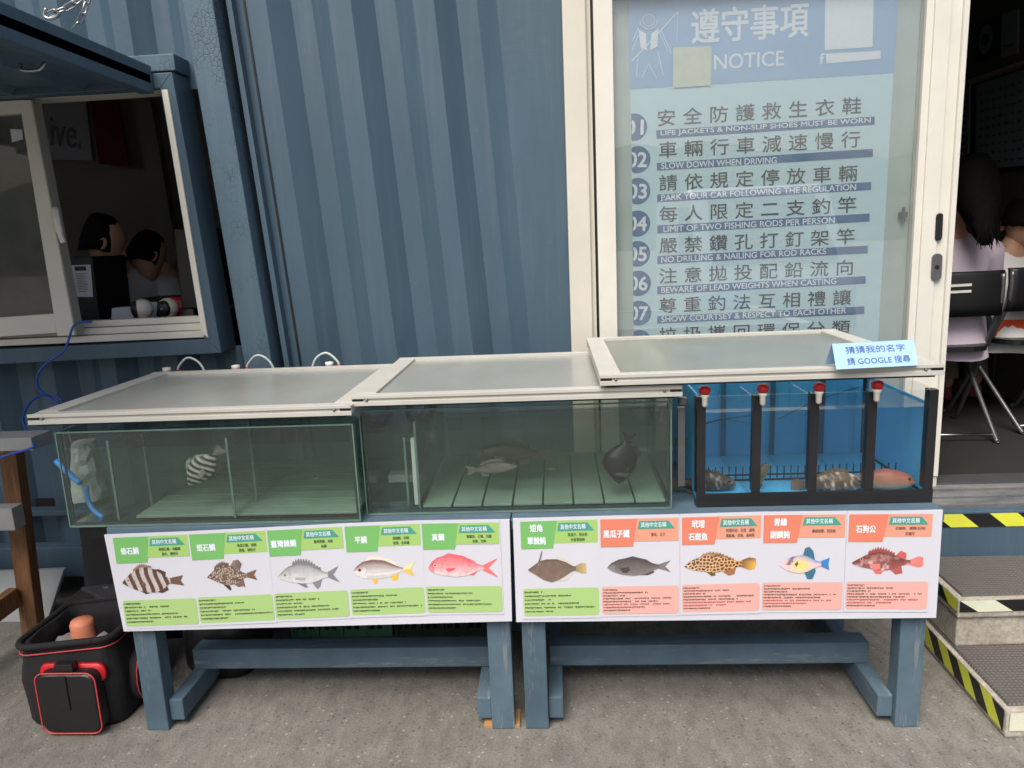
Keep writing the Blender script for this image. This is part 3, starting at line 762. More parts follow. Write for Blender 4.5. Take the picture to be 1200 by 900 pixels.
# 3 silver bream with a spiny back
tp3 = [(0, 0), (.08, .08), (.2, .17), (.36, .21), (.54, .18), (.68, .1), (.78, .045), (.82, .04)]
def c3(x, y, t): return mixc(mixc(K(222, 222, 224), K(148, 150, 156), t*t), K(120, 122, 126), .35*(fbm(x*30, y*12)-.2))
T3 = prof_s(tp3)
SP.append(dict(top=tp3, bot=[(0, -.01), (.08, -.05), (.2, -.09), (.4, -.13), (.56, -.12), (.68, -.08), (.78, -.04), (.82, -.035)], col=c3, eye=(.13, .03, .02),
    fins=[dict(p=tailfin(.8, .035, 1.0, .14, .1), c=K(128, 130, 138)), dict(p=spiny(.26, .72, 0, .1, 11, T3), c=K(128, 126, 130)), dict(p=[(.55, -.11), (.62, -.23), (.67, -.2), (.72, -.06)], c=K(132, 132, 140)), dict(p=[(.3, -.11), (.44, -.2), (.48, -.19), (.42, -.11)], c=K(118, 118, 126)), dict(p=[(.28, -.02), (.46, -.03), (.44, -.07), (.3, -.06)], c=K(168, 168, 170), l=.0005)]))
# 4 bream, brown above, yellow fins
tp4 = [(0, 0), (.05, .08), (.16, .16), (.32, .19), (.5, .17), (.66, .09), (.76, .04), (.8, .035)]
def c4(x, y, t):
    c = mixc(K(226, 224, 226), K(150, 122, 118), (t-.45)*2.4); return mixc(c, K(110, 90, 90), .4 if abs(t*14-round(t*14)) < .15 and x > .2 else .0)
T4 = prof_s(tp4)
SP.append(dict(top=tp4, bot=[(0, -.01), (.05, -.07), (.14, -.12), (.36, -.14), (.56, -.12), (.68, -.07), (.76, -.03), (.8, -.03)], col=c4, eye=(.1, .02, .026), iris=K(176, 80, 84),
    fins=[dict(p=[(.2, .17), (.26, .25), (.42, .24), (.62, .17), (.72, .09), (.7, .05), (.4, .17)], c=K(226, 222, 206)), dict(p=[(.79, .035), (1.0, .14), (.92, .0), (.79, 0)], c=K(228, 220, 166)), dict(p=[(.79, 0), (.92, 0), (.97, -.12), (.79, -.03)], c=K(238, 196, 84)), dict(p=[(.58, -.11), (.62, -.18), (.7, -.17), (.72, -.05)], c=K(240, 190, 70)), dict(p=[(.27, -.13), (.33, -.22), (.38, -.22), (.36, -.13)], c=K(242, 186, 60)), dict(p=[(.26, 0), (.42, .02), (.44, -.02), (.3, -.05)], c=K(214, 206, 200), l=.0005)]))
# 5 pink sea bream
def c5(x, y, t): return mixc(mixc(K(250, 216, 218), K(238, 128, 136), t*1.2), K(226, 84, 100), .5*max(0, fbm(x*22, y*22)-.45)*2 + (.5 if x < .08 else 0))
SP.append(dict(top=[(0, 0), (.04, .09), (.14, .17), (.3, .2), (.48, .17), (.64, .1), (.74, .05), (.8, .04)], bot=[(0, -.01), (.06, -.06), (.18, -.1), (.38, -.13), (.56, -.11), (.66, -.06), (.74, -.02), (.8, -.02)], col=c5, eye=(.1, .05, .022), iris=K(246, 220, 214),
    fins=[dict(p=tailfin(.78, .04, 1.0, .15, .14), c=K(240, 120, 120)), dict(p=[(.16, .16), (.3, .23), (.5, .19), (.7, .09), (.5, .14)], c=K(236, 110, 120)), dict(p=[(.24, .0), (.4, .01), (.36, -.03), (.28, -.05)], c=K(236, 96, 108), l=.0005), dict(p=[(.56, -.1), (.64, -.11), (.7, -.05)], c=K(232, 110, 120))]))
# 6 filefish
def c6(x, y, t): return mixc(mixc(K(128, 110, 100), K(108, 92, 84), t), K(168, 142, 118), .5*max(0, fbm(x*12, y*12)-.35))
SP.append(dict(top=[(0, 0), (.08, .06), (.2, .15), (.32, .18), (.5, .18), (.66, .12), (.76, .05), (.82, .035)], bot=[(0, -.02), (.12, -.1), (.26, -.2), (.4, -.25), (.54, -.2), (.68, -.11), (.76, -.05), (.82, -.04)], col=c6, eye=(.2, .09, .022),
    fins=[dict(p=[(.8, .035), (.92, .1), (1.0, .085), (1.0, -.09), (.93, -.1), (.8, -.04)], c=lambda x, y: mixc(K(150, 128, 96), K(200, 178, 120), (x-.8)*5)), dict(p=[(.18, .14), (.24, .33), (.26, .33), (.22, .16)], c=K(120, 104, 94)), dict(p=[(.46, .17), (.5, .24), (.64, .19), (.76, .08), (.7, .06)], c=K(206, 204, 198)), dict(p=[(.5, -.2), (.56, -.24), (.7, -.2), (.76, -.07), (.7, -.08)], c=K(206, 204, 198))]))
# 7 grey-black sea chub
def c7(x, y, t): return mixc(mixc(K(134, 126, 128), K(88, 80, 80), t*1.1), K(150, 146, 150), .6 if x < .12 and t < .7 else .25*max(0, fbm(x*40, y*20)-.4))
SP.append(dict(top=[(0, 0), (.06, .07), (.18, .13), (.36, .16), (.54, .13), (.68, .07), (.78, .035), (.82, .03)], bot=[(0, -.01), (.08, -.07), (.24, -.13), (.42, -.15), (.58, -.13), (.7, -.08), (.78, -.04), (.82, -.035)], col=c7, eye=(.09, .02, .02),
    fins=[dict(p=tailfin(.8, .03, 1.0, .1, .09), c=K(126, 118, 122)), dict(p=[(.26, .14), (.4, .18), (.62, .12), (.7, .06), (.5, .12)], c=K(92, 84, 84)), dict(p=[(.52, -.14), (.64, -.145), (.74, -.1), (.72, -.05)], c=K(88, 80, 82)), dict(p=[(.2, -.02), (.34, .0), (.36, -.05), (.3, -.1), (.24, -.09)], c=K(74, 68, 70), l=.0005)]))
# 8 grouper with a honeycomb of dark spots
def c8(x, y, t):
    a, b_ = cells(x*20, y*20); return mixc(mixc(K(236, 206, 176), K(240, 190, 110), x), K(110, 66, 48), (b_-a-.12)*5)
def c8f(x, y): return K(190, 140, 90)
tp8 = [(0, 0), (.08, .06), (.2, .12), (.34, .15), (.5, .13), (.64, .08), (.74, .05), (.8, .05)]
SP.append(dict(top=tp8, bot=[(0, -.02), (.1, -.07), (.26, -.1), (.42, -.12), (.56, -.1), (.68, -.06), (.74, -.04), (.8, -.04)], col=c8, eye=(.14, .05, .018),
    fins=[dict(p=[(.78, .05), (.9, .1), (.99, .08), (1.0, 0), (.98, -.08), (.9, -.09), (.78, -.04)], c=lambda x, y: mixc(K(232, 184, 96), K(110, 70, 46), hsh(round(x*23), round(y*29)))), dict(p=spiny(.24, .7, 0, .06, 10, prof_s(tp8)), c=lambda x, y: mixc(K(196, 150, 110), K(110, 70, 50), hsh(x*31, y*17))), dict(p=[(.52, -.1), (.62, -.17), (.7, -.15), (.72, -.05)], c=K(160, 110, 80)), dict(p=[(.3, -.1), (.38, -.17), (.44, -.16), (.42, -.1)], c=K(120, 84, 66))]))
# 9 blue and yellow triggerfish
def c9(x, y, t):
    c = mixc(K(238, 206, 214), K(246, 224, 120), math.exp(-((x-.42)**2/.03+(y+.03)**2/.02))); c = mixc(c, K(104, 158, 214), (t-.55)*1.6 + (x-.55)*1.4); c = mixc(c, K(112, 112, 150), math.exp(-((x-.2-.5*(y-.02))**2/.002)) if y > -.02 else 0)
    a, b_ = cells(x*30, y*30); return mixc(c, K(150, 150, 110), .35 if a < .22 and x > .28 else 0)
SP.append(dict(top=[(0, 0), (.12, .09), (.28, .16), (.44, .19), (.58, .15), (.7, .08), (.78, .05), (.82, .045)], bot=[(0, -.02), (.1, -.1), (.26, -.17), (.42, -.2), (.56, -.16), (.68, -.09), (.78, -.05), (.82, -.045)], col=c9, eye=(.26, .06, .018),
    fins=[dict(p=[(.8, .05), (.98, .13), (.96, 0), (.98, -.13), (.8, -.045)], c=K(66, 130, 196)), dict(p=[(.46, .18), (.5, .33), (.58, .36), (.66, .27), (.7, .07)], c=K(62, 112, 140)), dict(p=[(.5, -.18), (.56, -.32), (.66, -.32), (.72, -.16), (.7, -.07)], c=K(62, 112, 140)), dict(p=[(.3, 0), (.36, .06), (.38, 0), (.34, -.06)], c=K(110, 110, 70), l=.0005)]))
# 10 rockfish
tp10 = [(0, 0), (.08, .05), (.2, .12), (.36, .16), (.52, .14), (.66, .08), (.76, .04), (.82, .035)]
def c10(x, y, t):
    n_ = fbm(x*14, y*14); c = mixc(K(150, 96, 92), K(92, 58, 58), t*1.1); c = mixc(c, K(232, 196, 192), (n_-.5)*5*(1.1-t)); return mixc(c, K(188, 74, 76), .35*vnoise(x*20, y*20))
SP.append(dict(top=tp10, bot=[(0, -.02), (.12, -.07), (.26, -.1), (.44, -.13), (.58, -.11), (.68, -.06), (.76, -.035), (.82, -.035)], col=c10, eye=(.13, .055, .02),
    fins=[dict(p=[(.8, .035), (.93, .09), (1.0, .08), (1.0, -.06), (.93, -.08), (.8, -.035)], c=lambda x, y: mixc(K(214, 96, 92), K(236, 170, 160), hsh(x*37, y*23)*.6)), dict(p=spiny(.22, .6, 0, .09, 10, prof_s(tp10)), c=K(160, 76, 76)), dict(p=[(.6, .1), (.68, .18), (.76, .14), (.76, .05)], c=K(200, 96, 92)), dict(p=[(.54, -.11), (.62, -.19), (.72, -.17), (.7, -.06)], c=K(176, 92, 90)), dict(p=[(.28, -.09), (.34, -.18), (.42, -.18), (.46, -.1)], c=K(220, 110, 106)), dict(p=[(.26, -.02), (.4, -.02), (.4, -.1), (.3, -.12)], c=K(226, 130, 124), l=.0005)]))

CARDS = [  # left, right pixel of the printed part; colour; title lines; other names; label
    (132.4, 219.6, 'g', ['條石鯛'], ['黑嘴石鯛、海膽鯛', '黑毛、硬殼仔'], 'fish card with brown and white striped fish at left end of board'),
    (221.6, 311, 'g', ['斑石鯛'], ['黑斑石鯛、斑鯛', '黑嘴、硬殼仔'], 'fish card with brown fish covered in pale spots, green header'),
    (313, 400.6, 'g', ['臺灣棘鯛'], ['臺灣黑鯛、烏格', '烏鯛'], 'fish card with silver grey fish with spiny back, green header'),
    (403.7, 491.7, 'g', ['平鯛'], ['黃錫鯛、枋頭', '班頭、金絲鱸'], 'fish card with silver fish with yellow fins, green header'),
    (494, 584, 'g', ['真鯛'], ['嘉鱲魚、正鯛、加臘', '加幾、加魶'], 'fish card with pink fish and green header beside the table gap'),
    (609.5, 700, 'g', ['短角', '單棘魨'], ['黑達仔、剝皮魚', '光復單棘魨'], 'fish card with brown filefish with a horn, green header'),
    (703.3, 795, 'o', ['黑瓜子鱲'], ['黑毛、瓜子'], 'fish card with dark grey fish and coral header'),
    (799, 892, 'o', ['玳瑁', '石斑魚'], ['玳瑁石斑、石斑、過魚', '黑點格、花斑、烏絲斑'], 'fish card with dark spotted orange grouper and coral header'),
    (894.9, 990.8, 'o', ['青緣', '副鱗魨'], ['黃緣炮彈、剝皮魨'], 'fish card with blue and yellow fish and coral header'),
    (995, 1093, 'o', ['石狗公'], ['石頭魚、獅頭(石狗)', '紅鱠仔'], 'fish card with mottled red spiny fish at right end of board')]
def banner_top(px):   # pixel height of the top of the printed part along the two boards
    return np.interp(px, [132, 220, 311, 401, 492, 584, 605, 700, 795, 892, 991, 1093], [630, 626.2, 621.6, 617, 613.4, 612, 611.2, 608.5, 606.3, 603.5, 602.5, 602])
for i, (pxl, pxr, kind, title, other, lab) in enumerate(CARDS):
    yl = float(banner_top(pxl)); yr = float(banner_top(pxr))
    left_b = i < 5
    A_ = aY(pxl, yl, PY-.0009); B_ = aY(pxr, yr, PY-.0009)
    ybl = yl + (104 if i < 5 else 111); ybr = yr + (104 if i < 5 else 111)
    sh = lambda x, y: x + (y-630)*((797-x)/4963)
    D_ = aY(sh(pxl, ybl), ybl, PY-.0009)
    U = B_-A_; Vd = Vector((0, 0, D_.z-A_.z)); Wd = U.length
    card = thing('fish_card', lab, 'card', A_+U*.5+Vd, 'fish cards on the white boards')
    def q(u, v, l=0): return A_ + U*u + Vd*v + Vector((0, -l, 0))
    def flat(name, pts, mat_, l, par=card):
        b = MB(); b.poly([q(u, v, l) for u, v in pts]); return b.build(name, M[mat_], par)
    b = MB(); b.quad_slab([q(-.02, 1.03), q(1.016, 1.03), q(1.014, -.035), q(-.022, -.035)], (0, -.0007-.0006*(i % 2), 0)); b.build('sheet', M['paper'], card)
    np_ = flat('name_panel', [(.42, .235), (1, .235), (1, 0), (.42, 0)], kind+'_name', .0018)
    tp_ = flat('title_panel', [(0, .285), (.415, .285), (.475, 0), (0, 0)], kind+'_title', .0023)
    rb = flat('ribbon', [(.48, .108), (.955, .108), (.87, .025), (.50, .025)], 'ribbon', .0024)
    put_text('ribbon_text', '其他中文名稱', q(.52, .09, .0029), q(.845, .09, .0029), abs(Vd.z)*.052, M['notice_white'], rb, bold=.014)
    for k_, ln in enumerate(title):
        wch = .079*len(ln) if len(ln) < 4 else .335
        cy_ = .145+.045 if len(title) == 1 else (.075+.035 if k_ == 0 else .205+.035)
        cx_ = .205
        put_text('title_text', ln, q(cx_-wch/2, cy_, .0029), q(cx_+wch/2, cy_, .0029), abs(Vd.z)*.078, M['notice_white'], tp_, bold=.03)
    for k_, ln in enumerate(other):
        wch = .036*len(ln); cx_ = .74; v_ = (.165 if len(other) > 1 else .185) + .053*k_
        put_text('other_name_text', ln, q(cx_-wch/2, v_, .0025), q(cx_+wch/2, v_, .0025), abs(Vd.z)*.036, M['print_ink'], np_, bold=.006)
    rnd = []
    r_ = .03
    for (cx2, cy2, a0) in ((1-r_, .705+r_, -90), (1-r_, 1-r_, 0), (r_, 1-r_, 90), (r_, .705+r_, 180)):
        for a in range(0, 91, 30): rnd.append((cx2+r_*math.cos(R_(a0+a)), cy2+r_*math.sin(R_(a0+a))))
    txp = flat('text_panel', rnd, kind+'_text', .0018)
    ink = MB(); red = MB(); nl = 6 if kind == 'g' else 8
    rg = random.Random(i)
    for ln in range(nl):
        v_ = .733 + ln*(.25/nl); ch_ = .0205 if nl == 6 else .0175; x = .02; end = [.24, .62, .36, .74, .97 if i % 2 else .86, .38, .4, .36][ln] if nl == 6 else [.22, .6, .3, .92, .72, .88, .55, .36][ln]
        tgt = red if (nl == 8 and ln in (5, 6) and i != 6) or (i == 6 and ln == 5) else ink
        while x < end:
            cw = .0155
            if rg.random() < .09 and x > .2: x += .026; continue
            for s_ in range(3):      # three short strokes stand for one tiny character
                h0 = rg.random()*.4; 
                if rg.random() < .5: tgt.poly([q(x, v_+ch_*(h0+.28), .0024), q(x+cw*.88, v_+ch_*(h0+.28), .0024), q(x+cw*.88, v_+ch_*h0, .0024), q(x, v_+ch_*h0, .0024)])
                else:
                    xo = rg.random()*cw*.6; tgt.poly([q(x+xo, v_+ch_, .0024), q(x+xo+cw*.28, v_+ch_, .0024), q(x+xo+cw*.28, v_, .0024), q(x+xo, v_, .0024)])
            x += cw*1.12
    ink.build('body_text', M['print_ink'], txp)
    if len(red.bm.faces): red.build('body_text', M['print_red'], txp)
    else: red.bm.free()
    scl = [.84, .66, .84, .84, .92, .76, .82, .92, .64, .86][i]; off = [.04, .17, .07, .07, .05, .08, .08, .03, .2, .06][i]
    vc = [.50, .48, .52, .50, .50, .50, .50, .50, .51, .50][i]
    picture('fish_picture', card, q(off, vc, .0024), U*scl, Vector((0, 0, U.length*scl)), Vector((0, -1, 0)), SP[i])

# ================================================================== TANKS
def tank(label, x0, x1, y0, y1, z0, z1, wl, dividers=(), water='water', trans=()):
    t = thing('fish_tank', label, 'fish tank', ((x0+x1)/2, (y0+y1)/2, z0), 'fish tanks on the tables')
    g = .006
    b = MB(); b.box(x0, x1, y0, y0+g, z0+g, z1); b.build('front_pane', M['tank_glass'], t)
    b = MB(); b.box(x0, x1, y1-g, y1, z0+g, z1); b.build('back_pane', M['tank_glass'], t)
    for xa in (x0, x1-g):
        b = MB(); b.box(xa, xa+g, y0+g+.0005, y1-g-.0005, z0+g, z1); b.build('side_pane', M['tank_glass'], t)
    b = MB(); b.box(x0, x1, y0, y1, z0, z0+g-.0005); b.build('bottom_pane', M['tank_glass'], t)
    b = MB()       # the cut glass edges look green and dark where the panes are glued
    b.bm.free()
    for q_ in [(xa, xa+.004, ya, ya+.004, z0, z1) for xa in (x0-.0012, x1-.0028) for ya in (y0-.0012, y1-.003)] + [(x0+.003, x1-.003, y0-.001, y0+.003, z1-.004, z1+.0005), (x0+.003, x1-.003, y0-.0012, y0+.004, z0-.0008, z0+.005)]:
        b = MB(); b.box(*q_); b.build('glass_edge', M['edge_glass'], t)
    b = MB()
    for xa in (x0+g+.001, x1-g-.006): b.box(xa, xa+.005, y0+g+.001, y0+g+.006, z0+.007, z1-.004)
    b.box(x0+.012, x1-.012, y0+g+.001, y0+g+.006, z0+.0065, z0+.011); b.build('silicone_seam', M['silicone'], t)
    for (xd, ya, yb, zt) in dividers:
        b = MB(); b.box(xd, xd+.005, ya, yb, z0+.012, zt); d = b.build('divider', M['tank_glass'], t)
        for yy in (ya-.002, yb-.003):
            b = MB(); b.box(xd-.001, xd+.006, yy, yy+.005, z0+.012, zt); b.build('divider_edge', M['edge_glass'], d)
    wb = MB(); wb.box(x0+g+.001, x1-g-.001, y0+g+.0012, y1-g-.001, z0+g+.001, wl); wb.build('water', M[water], t)
    return t
def tray(parent, x0, x1, y0, y1, z, along, n):
    b = MB()
    for i in range(n):
        if along == 'y': a = x0+(x1-x0)*i/n; b.box(a+.003, a+(x1-x0)/n-.003, y0, y1, z, z+.008)
        else: a = y0+(y1-y0)*i/n; b.box(x0, x1, a+.004, a+(y1-y0)/n-.004, z, z+.008)
    b.build('floor_slats', M['slat_green'], parent, bevel=.0015)
    b = MB(); b.box(x0, x1, y0, y1, z-.004, z-.002); b.build('floor_mat', M['slat_dark'], parent)
T1 = tank('long green tinted glass tank at left holding one striped fish', -1.492, -.594, 2.062, 2.67, TZ+.002, 1.000, .945,
          [(-1.352, 2.085, 2.64, .965), (-1.31, 2.2, 2.64, .955), (-.985, 2.08, 2.5, .965), (-.965, 2.2, 2.645, .985)])
tray(T1, -1.30, -.61, 2.09, 2.65, TZ+.014, 'x', 9)
T2 = tank('middle glass tank with a dark upright fish above slatted floor', -.586, .328, 2.11, 2.68, TZ+.002, 1.028, .955,
          [(-.43, 2.13, 2.655, .985), (-.47, 2.16, 2.3, .93)])
tray(T2, -.42, .315, 2.13, 2.66, TZ+.014, 'y', 8)
b = MB()
for q_ in (0, 1): b.tube([(-.50+.045*math.cos(a), 2.62, .90+.045*math.sin(a)) for a in [2*math.pi*j/20 for j in range(21)]], .010, 8, False)
b.build('pipe_ring', M['pipe_white'], T2, True)
b = MB(); b.box(-.56, -.44, 2.3, 2.36, .74, .765); b.box(-.445, -.43, 2.14, 2.16, .72, .93); b.build('inner_sill', M['pipe_white'], T2, bevel=.003)
b = MB(); b.tube(smooth_path([(-.44, 2.5, 1.02), (-.42, 2.45, .95), (-.43, 2.4, .85)], 5), .01); b.build('water_pipe', M['pipe_white'], T2, True)
# black framed blue tank, turned a little
T3 = thing('fish_tank', 'black framed tank with bright blue back panel, right end of the tables', 'fish tank', (.74, 2.36, TZ), 'fish tanks on the tables')
X0, X1, Y0, Y1, Z0, Z1 = .402, 1.080, 2.125, 2.60, TZ+.002, 1.035
b = MB(); b.box(X0, X1, Y0, Y0+.005, Z0+.045, Z1); b.build('front_pane', M['clear_glass'], T3)
b = MB(); b.box(X0+.010, X1-.010, Y1-.008, Y1, Z0, Z1+.05); b.box(X0+.006, X0+.012, Y0+.03, Y1-.009, Z0+.02, Z1); b.build('blue_panel', M['tank_blue'], T3)
b = MB(); b.box(X1-.008, X1-.003, Y0+.03, Y1-.009, .9905, Z1); b.build('side_pane', M['clear_glass'], T3)
b = MB(); b.box(X1-.008, X1-.003, Y0+.03, Y1-.009, Z0+.02, .99); b.build('blue_panel', M['tank_blue'], T3)
b = MB(); b.box(X0+.01, X1-.01, Y0+.02, Y1-.01, Z0+.003, Z0+.012); b.build('floor_panel', M['tank_blue'], T3)
b = MB()
posts = [X0+.001, .562, .724, .886, X1-.026]
for i, xx in enumerate(posts): b.box(xx, xx+.025, Y0-.006, Y0-.001, Z0+.040, Z1); b.box(xx+.004, xx+.010, Y0-.001, Y0+.03, Z0+.040, Z1)
b.box(X0, X1, Y0-.008, Y0-.001, Z0, Z0+.0395)
b.box(X0, X1, Y0+.0, Y0+.028, Z0, Z0+.012); b.box(X0, X0+.005, Y0+.006, Y0+.029, Z0+.04, Z1); b.box(X1-.0025, X1, Y0, Y1, Z0+.0, Z0+.05)
b.box(X1-.012, X1, Y0+.0, Y0+.024, Z0+.04, Z1)
b.build('front_frame', M['tank_black'], T3)
for i, xx in enumerate(posts[1:4]):
    b = MB(); b.box(xx+.006, xx+.011, Y0+.03, Y1-.012, Z0+.013, Z1-.01); b.build('divider', M['clear_glass'], T3)
b = MB()
for xx in (.575, .745, .915, 1.062): b.box(xx, xx+.018, Y1-.014, Y1-.009, Z0+.013, Z1+.045)
b.build('back_post', M['tank_black'], T3)
b = MB(); YC = 2.31; ZC = aY(900, 546, YC).z
for j in range(30):
    xx = X0+.03+j*.0216; b.box(xx, xx+.003, YC, YC+.004, Z0+.013, ZC)
b.box(X0+.02, X1-.02, YC-.001, YC+.005, Z0+.03, Z0+.034); b.box(X0+.02, X1-.02, YC-.001, YC+.005, Z0+.0125, Z0+.017)
b.build('comb_fence', M['tank_black'], T3)
b = MB()
for j in range(16): xx = X0+.04+j*.041; b.box(xx, xx+.0025, Y1-.0105, Y1-.0085, Z1-.02, Z1+.045)
b.build('back_slot', M['tank_black'], T3)
b = MB()
for (xa, xb) in ((X0+.045, X0+.28), (.75, 1.02)): b.tube([(xa, Y1-.08, .86 if xa > .6 else .84), ((xa+xb)/2, Y1-.09, .87 if xa < .6 else .93), (xb, Y1-.08, .88 if xa < .6 else .965)], .0022, 6)
b.build('air_line', M['tank_black'], T3)
b = MB(); b.box(X0+.012, X1-.0082, Y0+.006, Y1-.0095, Z0+.0125, .985); b.build('water', M['clear_water'], T3)
for px, py in ((826, 459), (894, 457), (960, 455), (1028, 452.5)):
    c = aY(px, py, Y0-.022)
    b = MB(); b.lathe(c, [(.004, -.045), (.008, -.04), (.009, -.018), (.012, -.014), (.012, -.008)], 12); v = b.build('valve_stem', M['cap_white'], T3, True)
    b = MB(); b.lathe(c, [(.004, -.0075), (.014, -.006), (.0165, .002), (.0165, .010), (.012, .016), (.004, .017)], 14); b.build('valve_cap', M['red'], v, True)
b = MB(); b.box(.352, .372, 2.14, 2.16, .76, 1.0); b.lathe((.365, 2.13, 1.01), [(.01, 0), (.014, .004), (.014, .02), (.01, .024)], 10); b.lathe((.372, 2.2, .86), [(.012, 0), (.018, .01), (.018, .03), (.01, .04)], 10)
tag(b.build('drain_pipe', M['tube'], None), 'grey upright drain pipe in the gap between middle and blue tanks', 'pipe')

# ------------------------------------------------------------------ lids
def lid(label, x0, x1, y0, y1, z0, h=.036, fw=.062, panel='lid_panel_grey'):
    t = thing('tank_lid', label, 'tank lid', ((x0+x1)/2, (y0+y1)/2, z0), 'framed lids on the tanks')
    b = MB()
    b.box(x0, x1, y0+.0055, y0+.05, z0+.002, z0+h-.003)
    b.box(x0, x1, y0, y0+.0058, z0, z0+.013); b.box(x0+.0005, x1-.0005, y0, y0+.0058, z0+.021, z0+h)
    b.build('rail', M['lid_frame'], t, bevel=.0012)
    b = MB(); b.box(x0, x1, y1-fw*.5, y1, z0, z0+h); b.build('rail', M['lid_frame'], t, bevel=.0012)
    for xa, xb in ((x0+.0004, x0+fw), (x1-fw, x1-.0004)):
        b = MB(); b.box(xa, xb, y0+.0505, y1-fw*.5-.0005, z0+.0005, z0+h-.0015); b.build('side_rail', M['lid_frame'], t, bevel=.0012)
    b = MB()
    for xa in (x0+.002, x1-.034): b.box(xa, xa+.032, y0+.0035, y0+.0062, z0+.0135, z0+.0205)
    b.build('end_slot', M['black'], t)
    b = MB(); b.box(x0+fw, x1-fw, y0+.0505, y1-fw*.5-.0005, z0+h-.016, z0+h-.010); b.build('panel', M[panel], t)
    for xa in (x0+.045, x1-.05):
        b = MB(); b.ball((xa, y0+.001, z0+.0165), .0045, 8, 5); b.build('screw', M['tube'], t, True)
    for ya in (y0+.01, y1-.04):
        b = MB(); b.box(x0+.02, x1-.02, ya, ya+.02, z0-.006, z0-.0002); b.build('gasket', M['black'], t)
    return t
LY = 2.04
def lid_at(label, a, bb, y0, y1, panel='lid_panel_grey'):      # front lower corners as seen
    p, q_ = aY(*a, y0), aY(*bb, y0); return lid(label, p.x, q_.x, y0, y1, (p.z+q_.z)/2, h=.031, panel=panel)
lid_at('leftmost grey framed lid, lowest of the three, over the striped fish', (33, 499), (412, 486), LY, 2.76)
lid_at('middle grey framed lid partly under the lid beside it', (412, 477.5), (800, 463.5), LY+.03, 2.78)
lid3 = lid_at('highest white framed lid at right with the blue tent card on it', (703, 452.5), (1107, 439.5), LY+.015, 2.86, 'lid_panel')

# tent card
LZ = lid3.location.z+.032
tc = thing('tent_card', 'folded pale blue paper tent card with two lines of writing on lid', 'tent card', (.92, 2.13, LZ))
fl = aZ(980, 433, LZ); fr = aZ(1076, 428, LZ); Hc = .088
tl = aY(975, 403, fl.y+.035); tr = aY(1071, 398, fr.y+.035)
back = Vector((0, .085, 0))
b = MB(); b.quad_slab([fl, fr, tr, tl], (0, .0008, 0)); b.quad_slab([fl+back, fr+back, tr+Vector((0, .002, 0)), tl+Vector((0, .002, 0))], (0, .0008, 0)); b.build('card', M['tent'], tc)
nn = (tl-fl).cross(fr-fl).normalized(); nn = nn if nn.y < 0 else -nn
uu = (fr-fl); vv_ = (tl-fl)
pq = lambda a, c_: fl + uu*a + vv_*c_ + nn*.0012
put_text('card_text', '猜猜我的名字', pq(.15, .58), pq(.88, .58), vv_.length*.28, M['tent_ink'], tc, nn, bold=.0)
put_text('card_text', '請 GOOGLE 搜尋', pq(.15, .14), pq(.92, .14), vv_.length*.28, M['tent_ink'], tc, nn)

# air hoses with white caps behind the left lid
for (px, label) in ((196, 'white capped air fitting with looped clear hose, leftmost behind the lid'), (277, 'white capped air fitting with looped clear hose, beside the corner post'), (387, 'white capped air fitting with hose loop at the middle lid')):
    c = aY(px, 437, 2.83); c.z = 1.035
    f = thing('air_fitting', label, 'hose fitting', c, 'air fittings behind the left lid')
    b = MB(); b.lathe(c, [(.026, -.02), (.026, 0), (.020, .004), (.014, .006), (.014, .014), (.016, .015), (.016, .030), (.004, .032)], 14); b.build('cap', M['cap_white'], f, True)
    b = MB(); s_ = 1 if px < 350 else -1
    h0 = c+Vector((.045 if s_ > 0 else .038, 0, .0))
    b.tube(smooth_path([h0, h0+Vector((.004*s_, 0, .03)), h0+Vector((.045*s_, 0, .066)), h0+Vector((.09*s_, .0, .045)), h0+Vector((.115*s_, .0, -.01))], 6), .0048, 7); b.build('hose', M['pipe_white'], f, True)
    b = MB(); b.tube([h0+Vector((0, 0, -.005)), h0+Vector((.002*s_, 0, .022))], .0062, 8); b.build('hose_nut', M['red'], f, True)
    b = MB(); b.lathe(c+Vector((.062, 0, -.002)), [(.004, -.01), (.008, 0), (.008, .014), (.003, .016)], 8); b.build('valve_knob', M['black'], f, True)

